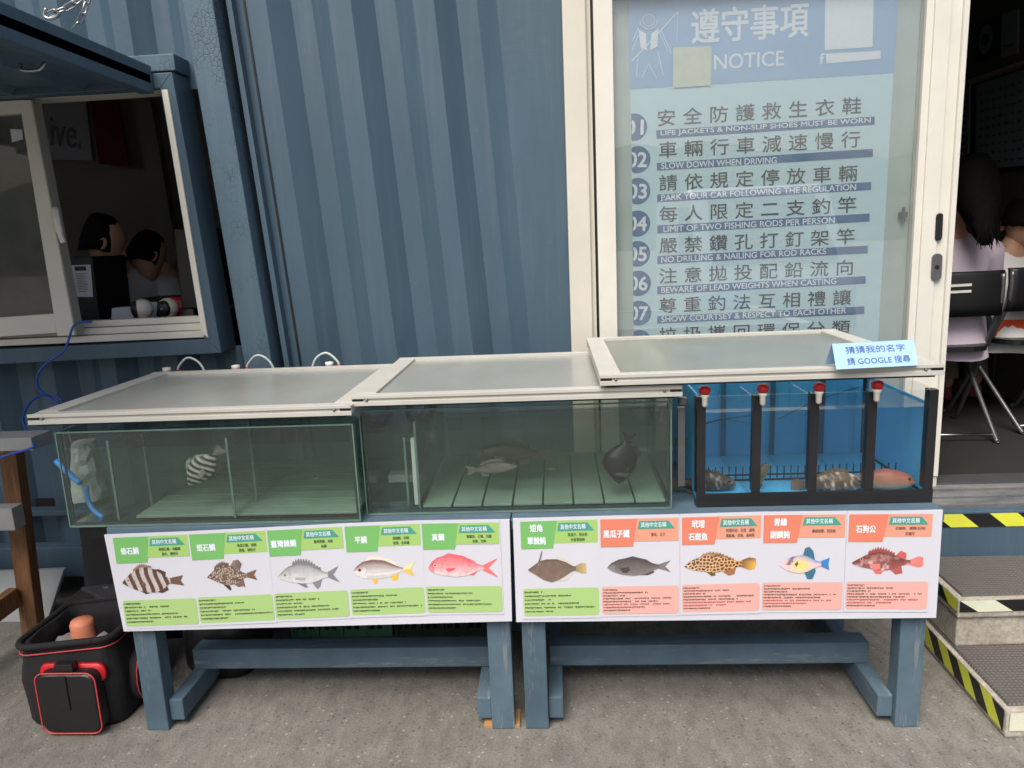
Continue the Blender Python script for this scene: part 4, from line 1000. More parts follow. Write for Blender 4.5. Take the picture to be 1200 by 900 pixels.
# ------------------------------------------------------------------ live fish
def fish3d(label, M4, L, top, bot, wid, colf, fins, eye, wl_twist=0, name='fish', eyecol=K(20, 20, 22)):
    """lofted body along +x (nose at 0), fins as thin tapered plates; M4 places it"""
    f = thing(name, label, 'fish', M4.translation)
    tp, bt, wd = prof_s(top), prof_s(bot), prof_s(wid); x0, x1 = top[0][0], top[-1][0]
    bm = bmesh.new(); cl = bm.loops.layers.float_color.new('col'); NX, NR = 46, 20; rows = []
    bend = lambda x: wl_twist*(x-.4)**2*(1 if x > .4 else 0)
    for i in range(NX+1):
        x = x0+(x1-x0)*i/NX; t_, b_, w_ = tp(x), bt(x), wd(x); row = []
        for j in range(NR):
            a = 2*math.pi*j/NR; cy2 = math.copysign(abs(math.cos(a))**.85, math.cos(a)); sz = math.sin(a)
            z = (t_+b_)/2+(t_-b_)/2*sz; row.append((bm.verts.new(M4 @ Vector((x*L, (w_*cy2+bend(x))*L, z*L))), colf(x, z, (sz+1)/2)))
        rows.append(row)
    def put(q_):
        fc = bm.faces.new([p_[0] for p_ in q_]); fc.smooth = True
        for lp_, p_ in zip(fc.loops, q_): lp_[cl] = (*p_[1], 1)
    for i in range(NX):
        for j in range(NR): put([rows[i][j], rows[i][(j+1) % NR], rows[i+1][(j+1) % NR], rows[i+1][j]])
    put(rows[0][::-1]); put(rows[-1])
    bmesh.ops.recalc_face_normals(bm, faces=bm.faces[:])
    me = bpy.data.meshes.new('body'); bm.to_mesh(me); bm.free(); link_mesh('body', me, M['fish'], f)
    for nm, pts, y, sp, c in fins:
        bm = bmesh.new(); cl = bm.loops.layers.float_color.new('col')
        def mk(side):
            return [bm.verts.new(M4 @ Vector((x*L, (y+side*.006+bend(x)+sp*abs(z-pts[0][1]))*L, z*L))) for x, z in pts]
        A, B_ = mk(-1), mk(1); n = len(A)
        tr = tess(pts)
        fs = [bm.faces.new([A[q] for q in t_][::-1]) for t_ in tr]+[bm.faces.new([B_[q] for q in t_]) for t_ in tr]+[bm.faces.new([A[i], A[(i+1) % n], B_[(i+1) % n], B_[i]]) for i in range(n)]
        for fc in fs:
            for lp_ in fc.loops:
                i = (A+B_).index(lp_.vert) % n; cc = c(*pts[i]) if callable(c) else c; lp_[cl] = (*cc, 1)
        bmesh.ops.recalc_face_normals(bm, faces=bm.faces[:])
        me = bpy.data.meshes.new(nm); bm.to_mesh(me); bm.free(); link_mesh(nm, me, M['fish'], f)
    ex, ez, er = eye
    for sgn in (-1, 1):
        b = MB(); c = M4 @ Vector((ex*L, sgn*(wd(ex)*.9)*L, ez*L)); b.ball(c, er*L, 10, 8); b.build('eye', M['black'], f, True)
    return f
def pose(loc, yaw, pitch, roll=0): return Matrix.Translation(loc) @ Matrix.Rotation(R_(yaw), 4, 'Z') @ Matrix.Rotation(R_(pitch), 4, 'Y') @ Matrix.Rotation(R_(roll), 4, 'X')
W0 = [(0, .02), (.1, .06), (.3, .09), (.5, .08), (.7, .04), (.8, .018)]
def cs(x, z, t):
    st = .5+.5*math.cos((x+.06*math.sin(z*8)-.08)*2*math.pi/.115); return mixc(K(176, 178, 170), K(22, 24, 24), (st-.40)*7)
tpz = [(0, 0), (.06, .08), (.18, .19), (.34, .27), (.5, .26), (.64, .17), (.74, .07), (.8, .05)]; btz = [(0, -.02), (.08, -.09), (.2, -.16), (.36, -.21), (.52, -.21), (.66, -.13), (.74, -.06), (.8, -.05)]
spk_ = lambda x, z: mixc(K(40, 44, 42), K(190, 194, 188), hsh(round(x*60), round(z*60)))
fish3d('black and white striped fish nosing down in the left tank', pose(aY(221, 568, 2.105), 12, -44), .156, tpz, btz, W0, cs,
       [('tail_fin', tailfin(.78, .05, 1.0, .13, .04), 0, 0, spk_), ('dorsal_fin', spiny(.2, .72, 0, .08, 9, prof_s(tpz)), 0, 0, spk_), ('anal_fin', [(.5, -.2), (.6, -.27), (.72, -.2), (.74, -.06), (.6, -.1)], 0, 0, K(40, 42, 40)),
        ('pectoral_fin', [(.28, -.02), (.44, .02), (.46, -.07), (.34, -.1)], -.1, -.2, spk_), ('pelvic_fin', [(.28, -.18), (.4, -.32), (.46, -.28), (.4, -.19)], 0, 0, K(30, 32, 32))], (.1, .05, .018))
def cd_(x, z, t): return mixc(mixc(K(6, 7, 7), K(26, 29, 29), .7*fbm(x*10, z*10)), K(120, 126, 120), .6 if abs(x-.22) < .03 and abs(z) < .12 else 0)
W1 = [(0, .04), (.1, .1), (.3, .14), (.5, .12), (.7, .06), (.8, .03)]
tpr = [(x, z*1.25+.02*(x > .02)) for x, z in tpz]; btr = [(x, z*1.2) for x, z in btz]; W2 = [(x, y*1.35) for x, y in W1]
fish3d('dark grey fish hanging nose down near the middle tank right side', pose(aY(724, 566, 2.155), 6, -76, 8), .165, tpr, btr, W2, cd_,
       [('tail_fin', tailfin(.78, .05, .96, .13, .05), 0, 0, K(30, 34, 34)), ('dorsal_fin', spiny(.2, .72, 0, .05, 9, prof_s(tpr)), 0, 0, K(24, 28, 28)), ('anal_fin', [(.5, -.24), (.6, -.31), (.72, -.23), (.74, -.06), (.6, -.1)], 0, 0, K(24, 28, 28)),
        ('pectoral_fin', [(.26, -.02), (.42, .03), (.46, -.04), (.34, -.08)], -.17, -.7, K(24, 28, 28)), ('pectoral_fin', [(.26, -.02), (.42, .03), (.46, -.04), (.34, -.08)], .17, .7, K(24, 28, 28))], (.1, .05, .02))
tpe = [(0, 0), (.06, .05), (.2, .10), (.36, .13), (.55, .12), (.7, .07), (.78, .04), (.82, .035)]; bte = [(0, -.02), (.1, -.06), (.26, -.09), (.44, -.10), (.6, -.08), (.72, -.05), (.78, -.04), (.82, -.035)]
def cg(x, z, t): return mixc(mixc(K(104, 92, 84), K(48, 42, 38), t), K(60, 54, 50), .6*fbm(x*8, z*9))
gf = lambda c: [('tail_fin', tailfin(.8, .035, 1.0, .1, .05), 0, 0, c), ('dorsal_fin', [(.25, .10), (.3, .16), (.5, .17), (.68, .12), (.72, .05)], 0, 0, c), ('anal_fin', [(.55, -.08), (.6, -.15), (.7, -.13), (.74, -.04)], 0, 0, c), ('pectoral_fin', [(.24, -.02), (.38, -.01), (.4, -.07), (.3, -.08)], -.1, -.25, c)]
fish3d('large brown grey fish facing left in the middle tank', pose(aY(556, 530, 2.26), 4, 4), .25, tpe, bte, W0, cg, gf(K(80, 72, 66)), (.1, .03, .014))
def cg2(x, z, t): return mixc(mixc(K(170, 162, 154), K(74, 66, 62), t), K(90, 84, 80), .5*fbm(x*8, z*9))
fish3d('pale grey fish behind the white lipped one, middle tank centre', pose(aY(606, 546, 2.19), 166, 8), .17, tpe, bte, W0, cg2, gf(K(120, 112, 106)), (.1, .03, .016))
def cm(x, z, t): return mixc(mixc(K(96, 88, 80), K(40, 36, 32), fbm(x*16, z*16)*1.2), K(150, 150, 150), (fbm(x*30+4, z*30)-.62)*6)
tpg = [(0, .02), (.06, .09), (.2, .15), (.36, .18), (.52, .16), (.66, .1), (.76, .06), (.82, .055)]; btg = [(0, -.03), (.1, -.09), (.26, -.11), (.44, -.11), (.6, -.09), (.72, -.06), (.82, -.05)]
WG = [(0, .05), (.1, .1), (.3, .13), (.5, .1), (.7, .05), (.82, .02)]
ff = lambda c, tp_: [('tail_fin', [(.8, .05), (.92, .1), (1, .06), (1, -.06), (.92, -.09), (.8, -.05)], 0, 0, c), ('dorsal_fin', spiny(.22, .72, 0, .07, 11, prof_s(tp_)), 0, 0, c), ('anal_fin', [(.55, -.09), (.62, -.17), (.72, -.14), (.74, -.05)], 0, 0, c), ('pectoral_fin', [(.24, -.02), (.42, .0), (.44, -.1), (.3, -.12)], -.12, -.4, c)]
fish3d('dark mottled rockfish resting at the blue tank left end', pose(Vector((aY(862, 569, 2.22).x, 2.22, .738)), 174, 2), .20, tpg, btg, WG, cm, ff(K(84, 78, 72), tpg), (.1, .06, .022))
def cgr(x, z, t): return mixc(K(150, 150, 110), K(72, 74, 52), t*.8+.4*fbm(x*10, z*10))
fish3d('small olive fish head up beside the second black post', pose(Vector((aY(899, 553, 2.22).x, 2.22, .80)), 200, 62, 0), .11, tpg, btg, WG, cgr, ff(K(96, 96, 70), tpg), (.1, .06, .024))
def cbr(x, z, t): return mixc(mixc(K(138, 116, 96), K(84, 70, 58), fbm(x*12, z*12)*1.3), K(206, 196, 182), (fbm(x*20+9, z*22)-.58)*6)
fish3d('brown and cream mottled rockfish lying between the middle posts', pose(Vector((aY(1013, 573, 2.20).x, 2.20, .736)), 176, 2), .215, tpg, btg, WG, cbr, ff(K(120, 100, 84), tpg), (.1, .06, .022))
def crd(x, z, t): return mixc(mixc(K(206, 176, 146), K(170, 96, 84), t*1.1), K(126, 92, 74), .5*fbm(x*9, z*9))
fish3d('smooth reddish tan fish resting at the right end of blue tank', pose(Vector((1.066, 2.20, .738)), 176, 0), .22, tpg, btg, WG, crd, [('tail_fin', [(.8, .05), (.92, .08), (1, .05), (1, -.05), (.92, -.07), (.8, -.05)], 0, 0, K(150, 110, 96)), ('pectoral_fin', [(.24, -.02), (.4, .0), (.42, -.06), (.3, -.08)], -.12, -.3, K(190, 150, 130))], (.1, .06, .02))

# odds and ends in the tanks
b = MB(); b.tube(smooth_path([aY(66, 540, 2.20), aY(82, 556, 2.18), aY(94, 566, 2.16)], 5), .009, 8)
tag(b.build('blue_tube', M['blue_tube'], None, True), 'short straight bright blue tube high in the left tank end compartment', 'tube')
b = MB(); b.tube(smooth_path([aY(101, 570, 2.15), aY(103, 585, 2.15), aY(110, 598, 2.14), aY(121, 606, 2.13)], 6), .0075, 8)
tag(b.build('blue_tube', M['blue_tube'], None, True), 'curved bright blue tube low in the left tank end compartment', 'tube')
b = MB(); rg = random.Random(3)
cb = aY(108, 585, 2.3)
rows = []
for i in range(9):
    zz = .715+.19*i/8; rows.append([(cb.x+(.055*(1-.5*i/8)+.012*rg.random())*math.cos(a), cb.y+(.06*(1-.4*i/8)+.012*rg.random())*math.sin(a), zz+.006*rg.random()) for a in [2*math.pi*j/14 for j in range(14)]])
b.rings(rows); tag(b.build('filter_bag', M['bag_plastic'], None), 'crumpled pale plastic filter bag in the left tank end compartment', 'bag')
b = MB(); b.tube(smooth_path([aY(80, 505, 2.25), aY(88, 535, 2.3), aY(96, 575, 2.32)], 5), .0022, 6); tag(b.build('green_line', M['slat_green'], None, True), 'thin green line hanging down the left tank end compartment', 'line')
fp = aY(371, 562, 2.42)
fo = thing('float', 'small red tipped fishing float standing in the left tank', 'fishing float', fp)
b = MB(); b.lathe(fp, [(.002, -.012), (.007, -.004), (.007, .004), (.003, .008)], 10); b.build('float_body', M['cap_white'], fo, True)
b = MB(); b.lathe(fp+Vector((0, 0, .009)), [(.003, 0), (.005, .006), (.004, .014), (.001, .018)], 10); b.build('float_tip', M['red'], fo, True)
lp_ = aY(646, 553, 2.45); b = MB(); b.box(lp_.x-.012, lp_.x+.014, lp_.y, lp_.y+.02, lp_.z-.010, lp_.z+.010); tag(b.build('lure', M['lure'], None, bevel=.004), 'small lime green lure tag inside the middle tank', 'lure')

# ================================================================== NOTICE POSTER BEHIND THE GLASS
NY = 2.995
nz0 = .98
PL, PR_t, PR_b = .318, 1.287, 1.277
n_ = thing('notice_poster', 'pale blue notice poster of eight numbered fishing rules behind the door glass', 'poster', ((PL+PR_t)/2, NY, nz0))
b = MB(); b.quad_slab([(PL, NY, nz0), (PR_b, NY, nz0), (PR_t, NY, 2.42), (PL-.006, NY, 2.42)], (0, .003, 0)); b.build('sheet', M['notice_bg'], n_)
NP = lambda x, y, l=0.0: aY(x, y, NY-.0008-l)
def nflat(name, px, mat_, l=0, par=n_):
    b = MB(); b.poly([NP(x, y, l) for x, y in px]); return b.build(name, M[mat_], par)
bl, br = aY(740, 104.5, NY-.001), aY(1045, 85.5, NY-.001)
b = MB(); b.poly([(PL-.005, NY-.001, bl.z), (PR_t-.002, NY-.001, br.z), (PR_t, NY-.001, 2.42), (PL-.006, NY-.001, 2.42)]); band = b.build('header_band', M['notice_band'], n_)
put_text('header_text', '遵守事項', NP(811, 51.5, .0012), NP(947, 42.5, .0012), .118, M['notice_white'], band, bold=.016)
put_text('header_text', 'NOTICE', NP(837, 81.7, .0012), NP(918.5, 76.6, .0012), .052, M['notice_white'], band, bold=.012)
nflat('address_strip', [(967.6, 63), (1032, 61-1.5), (1032, 69), (968.5, 74.5)], 'notice_white', .0012, band)
put_text('social_letter', 'f', NP(960.5, 75, .0012), NP(966, 74.6, .0012), .036, M['notice_white'], band, bold=.03)
nflat('code_panel', [(967, -2), (1024, -5), (1022.5, 55), (966.5, 58.6)], 'notice_white', .0012, band)
# pictogram: angler in a life vest with a rod
def stroke(b, pts, wpx, l=.0012):
    P = [NP(x, y, l) for x, y in pts]; h = wpx*.00172
    for i in range(len(P)-1):
        t = (P[i+1]-P[i]).normalized(); s_ = Vector((t.z, 0, -t.x))*h; a, c_ = P[i]-t*h*.5, P[i+1]+t*h*.5
        b.poly([a+s_, c_+s_, c_-s_, a-s_])
b = MB(); zx = lambda x, y: (700+x*.3167, y*.3167)
pl_ = lambda pts: [zx(*p) for p in pts]
stroke(b, pl_([(190+22*math.cos(a), 75+22*math.sin(a)) for a in [2*math.pi*j/16 for j in range(17)]]), .8)
stroke(b, pl_([(190+32*math.cos(a), 80+27*math.sin(a)) for a in [math.pi*(-.05+1.1*j/12) for j in range(13)]]), 1.0, .0014)
stroke(b, pl_([(152, 105), (130, 150)]), .9); stroke(b, pl_([(150, 130), (140, 160), (128, 185)]), .8)
stroke(b, pl_([(222, 105), (262, 190), (274, 200), (272, 190), (236, 112)]), .8, .0013)
stroke(b, pl_([(128, 225), (200, 150), (298, 44)]), 1.2, .0016); stroke(b, pl_([(298, 44), (294, 155)]), .5, .0017)
stroke(b, pl_([(152, 200), (144, 285)]), .8); stroke(b, pl_([(166, 285), (190, 235), (220, 290)]), .8, .0013); stroke(b, pl_([(224, 190), (244, 278)]), .8)
b.poly([NP(*zx(x, y), .0018) for x, y in [(152, 108), (180, 124), (184, 186), (160, 178)]]); b.poly([NP(*zx(x, y), .0018) for x, y in [(226, 106), (200, 124), (196, 186), (222, 172)]])
b.build('angler_symbol', M['notice_white'], band)
ROWS = [('安全防護救生衣鞋', 'LIFE JACKETS & NON-SLIP SHOES MUST BE WORN', (771, 148, 1009, 133), (769, 152.6, 1025, 136.5, 1025, 146, 769.7, 162.5), (774.4, 160.3, 1020, 145)),
        ('車輛行車減速慢行', 'SLOW DOWN WHEN DRIVING', (772.5, 185.5, 1007.5, 172.5), (769.7, 191, 1023, 174.3, 1023, 183.8, 770, 200), (775, 198, 910, 191)),
        ('請依規定停放車輛', 'PARK YOUR CAR FOLLOWING THE REGULATION', (772.8, 224, 1004, 212), (770.3, 228, 1021, 213.3, 1021, 222.5, 770.3, 237), (775, 235, 1003, 222.4)),
        ('每人限定二支釣竿', 'LIMIT OF TWO FISHING RODS PER PERSON', (772.8, 260.5, 1003, 249), (770.3, 264.3, 1019, 250.2, 1019, 259.6, 770.3, 273.7), (777.6, 272, 978, 261.2)),
        ('嚴禁鑽孔打釘架竿', 'NO DRILLING & NAILING FOR ROD RACKS', (772.8, 297, 1001, 286), (770.3, 300, 1017, 287.8, 1017, 296.8, 770.3, 309.4), (775, 307.8, 968, 297.6)),
        ('注意拋投配鉛流向', 'BEWARE OF LEAD WEIGHTS WHEN CASTING', (772.8, 332.5, 999, 322), (770.3, 335.7, 1014.5, 323.5, 1014.5, 332.4, 770.3, 344.8), (775, 343.4, 980, 332.5)),
        ('尊重釣法互相禮讓', 'SHOW COURTSEY & RESPECT TO EACH OTHER', (772.8, 367, 997, 357), (770.3, 370.5, 1013, 359, 1013, 368, 770.3, 379.2), (775, 377.3, 991.5, 367)),
        ('垃圾攜回環保分類', None, (772.8, 401, 996, 392.5), None, None)]
DISC = [(743, 149), (747, 187), (747, 224), (747, 262), (747, 297.5), (748, 332), (748.5, 367), (749, 401)]
for i, (zh, en, tz, bar, te) in enumerate(ROWS):
    put_text('chinese_line', zh, NP(tz[0], tz[1], .0006), NP(tz[2], tz[3], .0006), .060, M['notice_ink'], n_, bold=.008, spacing=1.62)
    if en:
        br_ = nflat('rule_bar', [bar[0:2], bar[2:4], bar[4:6], bar[6:8]], 'notice_bar', .0003)
        put_text('english_line', en, NP(te[0], te[1]+.1, .0012), NP(te[2], te[3]+.1, .0012), .0225, M['notice_white'], br_, bold=.02)
    dx, dy = DISC[i]; c = NP(dx, dy, .0006); rr = .050; pts = []
    for j in range(33):
        a = 2*math.pi*j/32; pts.append((max(PL-.002, c.x+rr*math.cos(a)), c.y, c.z+rr*math.sin(a)))
    b = MB(); b.poly(pts[:-1]); dsc = b.build('number_disc', M['notice_bar'], n_)
    put_text('number', '0%d' % (i+1), (c.x-.038, c.y-.0008, c.z-.026), (c.x+.034, c.y-.0008, c.z-.029), .054, M['notice_white'], dsc, bold=.03, clip_left=(PL, 0, 0))
b = MB(); b.poly([aY(789, 55.5, NY-.004), aY(834, 54, NY-.004), aY(833, 100, NY-.004), aY(788.7, 103, NY-.004)])
tag(b.build('paper_note', M['note_paper'], None), 'blank yellowish square of paper stuck on the notice beside its heading', 'paper note')

# ================================================================== LEFT OF THE TABLES
st = thing('wooden_stand', 'rough brown wooden stand with grey boards at the far left', 'stand', (-2.15, 2.6, 0))
lb = aZ(46, 745, 0); lt = aY(11, 512, lb.y+.02)
b = MB(); b.beam((lb.x-.02, lb.y, .0), lt+Vector((0, 0, -.03)), .07, .05, (0, 1, 0)); b.build('leg', M['wood'], st, bevel=.004)
b = MB(); b.beam((lb.x-.06, lb.y-.62, 0), lt+Vector((-.05, -.55, .03)), .085, .05, (0, 1, 0)); b.build('leg', M['wood'], st, bevel=.004)
b = MB(); b.beam((lb.x-.62, lb.y, .0), lt+Vector((-.6, 0, .03)), .085, .05, (0, 1, 0)); b.build('leg', M['wood'], st, bevel=.004)
b = MB(); b.beam(Vector((lb.x-.045, lb.y-.03, .19)), Vector((lb.x-.10, lb.y-.6, .13)), .04, .08); b.build('side_rail', M['wood'], st, bevel=.004)
mt = aY(18, 585, 2.5)
b = MB(); b.box(-2.9, aY(36, 512, 2.42).x, 2.42, 2.53, aY(30, 525, 2.42).z-.01, aY(30, 513, 2.42).z); b.build('top_board', M['grey_board'], st, bevel=.003)
b = MB(); b.box(-2.9, aY(14, 600, 2.5).x, 2.5, 2.56, aY(10, 622, 2.5).z, aY(10, 596, 2.5).z); b.build('lower_board', M['grey_board'], st, bevel=.003)
b = MB(); p = [aY(-60, 748, 2.78), aY(52, 738, 2.78), aY(75, 667, 2.86), aY(-60, 672, 2.86)]
b.quad_slab(p, (0, .022, 0)); tag(b.build('foam_sheet', M['foam'], None, bevel=.004), 'pale grey foam sheet leaning upright behind the wooden stand', 'foam sheet')
cb = [aY(108, 377, 2.86), aY(88, 380, 2.84), aY(80, 400, 2.83), aY(74, 412, 2.82), aY(50, 430, 2.83), aY(43, 448, 2.84), aY(52, 462, 2.85), aY(68, 465, 2.85), aY(73, 474, 2.85), aY(68, 474, 2.84), aY(52, 463, 2.83), aY(35, 472, 2.78), aY(27, 490, 2.7), aY(30, 502, 2.6), aY(40, 520, 2.42), aY(34, 526, 2.40), aY(10, 533, 2.40), aY(-20, 545, 2.40)]
b = MB(); b.tube(smooth_path(cb, 6), .0045, 7); tag(b.build('cable', M['blue_cable'], None, True), 'blue cable looping down from the open window to the wooden stand', 'cable')

# soft black cooler bag, open
bp = Vector((-1.575, 2.07, 0))
bag = thing('cooler_bag', 'open black fishing cooler bag with red piping on the ground', 'bag', (-1.60, 2.24, 0))
bx0, bx1, by0, by1, bh = -1.775, -1.452, 2.10, 2.40, .298
def rrect(x0, x1, y0, y1, r, z, n=5, dz=None):
    o = []
    for cx, cy_, a0 in ((x1-r, y0+r, -90), (x1-r, y1-r, 0), (x0+r, y1-r, 90), (x0+r, y0+r, 180)):
        for k_ in range(n+1):
            a = R_(a0+90*k_/n); o.append((cx+r*math.cos(a), cy_+r*math.sin(a), z + (dz(cx, cy_) if dz else 0)))
    return o
b = MB(); tilt = lambda x, y: (x-bx0)*.10
b.rings([rrect(bx0, bx1, by0, by1, .05, .0), rrect(bx0-.008, bx1+.008, by0-.010, by1, .06, .02), rrect(bx0-.012, bx1+.012, by0-.014, by1, .06, .16), rrect(bx0, bx1, by0-.004, by1, .05, bh-.04, dz=tilt), rrect(bx0, bx1, by0-.004, by1, .05, bh-.02, dz=tilt), rrect(bx0+.02, bx1-.02, by0+.016, by1-.02, .04, bh-.02, dz=tilt), rrect(bx0+.025, bx1-.025, by0+.02, by1-.025, .04, .12)])
bmesh.ops.subdivide_edges(b.bm, edges=b.bm.edges[:], cuts=2, use_grid_fill=True)
for v_ in b.bm.verts:
    n1 = fbm(v_.co.x*14+v_.co.z*9, v_.co.y*14-v_.co.z*11)-.5; v_.co += Vector((n1*.016*(1 if v_.co.x > -1.61 else -1), -n1*.014, .008*(n1 if v_.co.z > .2 else 0)))
b.build('body', M['black_matte'], bag, True)
b = MB(); loop = rrect(bx0-.004, bx1+.004, by0-.008, by1+.004, .052, bh-.045, dz=tilt); b.tube(loop+[loop[0]], .0022, 6, False); b.build('piping', M['piping'], bag, True)
b = MB(); loop = rrect(bx0-.002, bx1+.002, by0-.008, by1+.004, .052, bh-.018, dz=tilt); b.tube(loop+[loop[0]], .011, 7, False); b.build('rim', M['black_matte'], bag, True)
b = MB(); b.quad_slab([(bx0+.10, by1-.01, bh), (bx1+.02, by1-.01, bh+.02), aY(158, 684, by1+.09), aY(93, 691, by1+.09)], (0, .018, .004)); lidf = b.build('lid_flap', M['flap'], bag, bevel=.006)
b = MB(); b.quad_slab([aY(126, 745, by1-.02), aY(133, 745, by1-.02), aY(128, 687, by1+.078), aY(121, 688, by1+.078)], (0, -.004, .002)); b.build('strap', M['black'], lidf)
b = MB(); g0 = aY(92, 692, by1+.09); b.prism([(bx0-.002, by0+.03, bh-.012), (bx0+.004, by1, bh-.012), (bx0+.10, by1+.02, bh), g0], (.006, 0, .004)); b.build('side_gusset', M['black_matte'], bag)
# front pocket
fx0, fx1, fz0, fz1 = -1.675, -1.482, .015, .222
def rr2(x0, x1, z0, z1, r, y, n=5):
    o = []
    for cx, cz, a0 in ((x1-r, z0+r, -90), (x1-r, z1-r, 0), (x0+r, z1-r, 90), (x0+r, z0+r, 180)):
        for k_ in range(n+1):
            a = R_(a0+90*k_/n); o.append((cx+r*math.cos(a), y, cz+r*math.sin(a)))
    return o
b = MB(); b.rings([rr2(fx0, fx1, fz0, fz1, .03, by0-.010), rr2(fx0, fx1, fz0, fz1, .03, by0-.055), rr2(fx0+.006, fx1-.006, fz0+.006, fz1-.006, .03, by0-.062)]); pk = b.build('front_pocket', M['black'], bag, bevel=.002)
b = MB(); loop = rr2(fx0-.002, fx1+.002, fz0-.002, fz1+.002, .03, by0-.058); b.tube(loop+[loop[0]], .0024, 6, False); b.build('piping', M['piping'], pk, True)
b = MB(); b.rings([rr2(fx0-.012, fx1+.016, fz1-.055, fz1+.014, .028, by0-.0125), rr2(fx0-.008, fx1+.012, fz1-.052, fz1+.010, .028, by0-.022)]); b.build('pocket_top', M['red'], pk, True)
b = MB(); b.box(-1.612, -1.552, by0-.052, by0-.024, fz1-.004, fz1+.028); b.box(-1.598, -1.570, by0-.0665, by0-.061, .10, fz1-.004); b.build('buckle', M['black'], pk, bevel=.004)
b = MB()
b.rings([[(bx0-.010-d_, by0+.03+.15*(.5+.5*math.cos(a))*(1 if d_ < .01 else .9), .10+.075*math.sin(a)*(1 if d_ < .01 else .85)+.04) for a in [2*math.pi*j/16 for j in range(16)]] for d_ in (0.0, .007, .010)]); b.build('side_pocket', M['red'], bag, True)
b = MB(); b.rings([[(bx1+.008+d_, by0+.05+.12*(.5+.5*math.cos(a)), .12+.09*math.sin(a)) for a in [2*math.pi*j/16 for j in range(16)]] for d_ in (0.0, .02, .028)]); sp_ = b.build('mesh_pocket', M['black_matte'], bag, True)
b = MB(); b.tube([(bx1+.038, by0+.05+.125*(.5+.5*math.cos(a)), .12+.094*math.sin(a)) for a in [2*math.pi*j/16 for j in range(17)]], .002, 6, False); b.build('piping', M['piping'], sp_, True)
b = MB(); c = aY(98, 741, 2.27)
b.lathe((c.x, c.y, c.z-.05), [(.002, 0), (.040, .004), (.043, .035), (.038, .066), (.039, .085), (.033, .098), (.004, .102)], 16); j_ = tag(b.build('jar', M['clay'], None, True), 'pinkish clay coloured jar lying inside the open black bag', 'jar')
b = MB(); rg = random.Random(5); rows = []
for i in range(7):
    y_ = by0+.04+.12*i/6; rows.append([(lerp(bx0+.04, bx1-.10, q_/8), y_, .215+.03*rg.random()+.012*math.sin(q_)) for q_ in range(9)])
for i in range(6):
    for q_ in range(8): b.poly([rows[i][q_], rows[i][q_+1], rows[i+1][q_+1], rows[i+1][q_]])
bmesh.ops.remove_doubles(b.bm, verts=b.bm.verts[:], dist=1e-5)
tag(b.build('crumpled_sheet', M['silver_sheet'], None, True), 'crumpled silvery plastic sheet filling the open black bag', 'plastic sheet')
# dark bundle between the bag and the table
b = MB(); b.rings([rrect(-1.36, -1.14, 2.36, 2.62, .06, z_) if z_ in (0, .25) else rrect(-1.38, -1.12, 2.34, 2.64, .08, z_) for z_ in (0, .05, .18, .25)]); tag(b.build('dark_bundle', M['black'], None, True), 'black plastic bag bunched under the left end of the left table', 'bag')
b = MB(); b.rings([rrect(-1.96+.1*z_, -1.46-.1*z_, 2.64, 2.90-.1*z_, .1, z_, dz=lambda x, y: .03*math.sin(x*23)*(z_ > .2)) for z_ in (0, .06, .2, .32, .40, .43)]); tag(b.build('dark_bundle', M['black_matte'], None, True), 'dark bulk added in place of shade against the container behind the cooler bag', 'bag')  # dark bulk added to stand in for deep shade on the wall

# two perforated crates at the back under the left table
def crate(x0, x1, y0, mat_, label):
    t = thing('plastic_crate', label, 'crate', ((x0+x1)/2, y0+.15, 0), 'crates under the left table')
    b = MB(); y1 = y0+.26; h = .2
    b.box(x0, x1, y0, y1, .0, .012)
    for ya in (y0, y1-.008):
        b.box(x0, x1, ya, ya+.008, .012, .03); b.box(x0, x1, ya, ya+.008, .082, .10); b.box(x0, x1, ya, ya+.008, .15, h)
        n = 13
        for i in range(n+1): xx = x0+(x1-x0-.010)*i/n; w_ = .022 if i % 3 == 0 else .010; b.box(xx, min(x1, xx+w_), ya, ya+.008, .03, .082); b.box(xx, min(x1, xx+w_), ya, ya+.008, .10, .15)
    for xa in (x0, x1-.008): b.box(xa, xa+.008, y0+.008, y1-.008, .012, h)
    b.build('basket', M[mat_], t)
    b = MB()
    for i in range(5): xx = x0+(x1-x0-.014)*i/4; b.box(xx, xx+.014, y0-.007, y0-.0005, .004, h)
    b.box(x0-.004, x1+.004, y0-.010, y1+.004, h, h+.014); b.build('rim', M[mat_], t)
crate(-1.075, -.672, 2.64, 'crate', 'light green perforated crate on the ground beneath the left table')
crate(-.662, -.285, 2.64, 'crate_dark', 'dark green perforated crate beside the lighter one beneath the table')

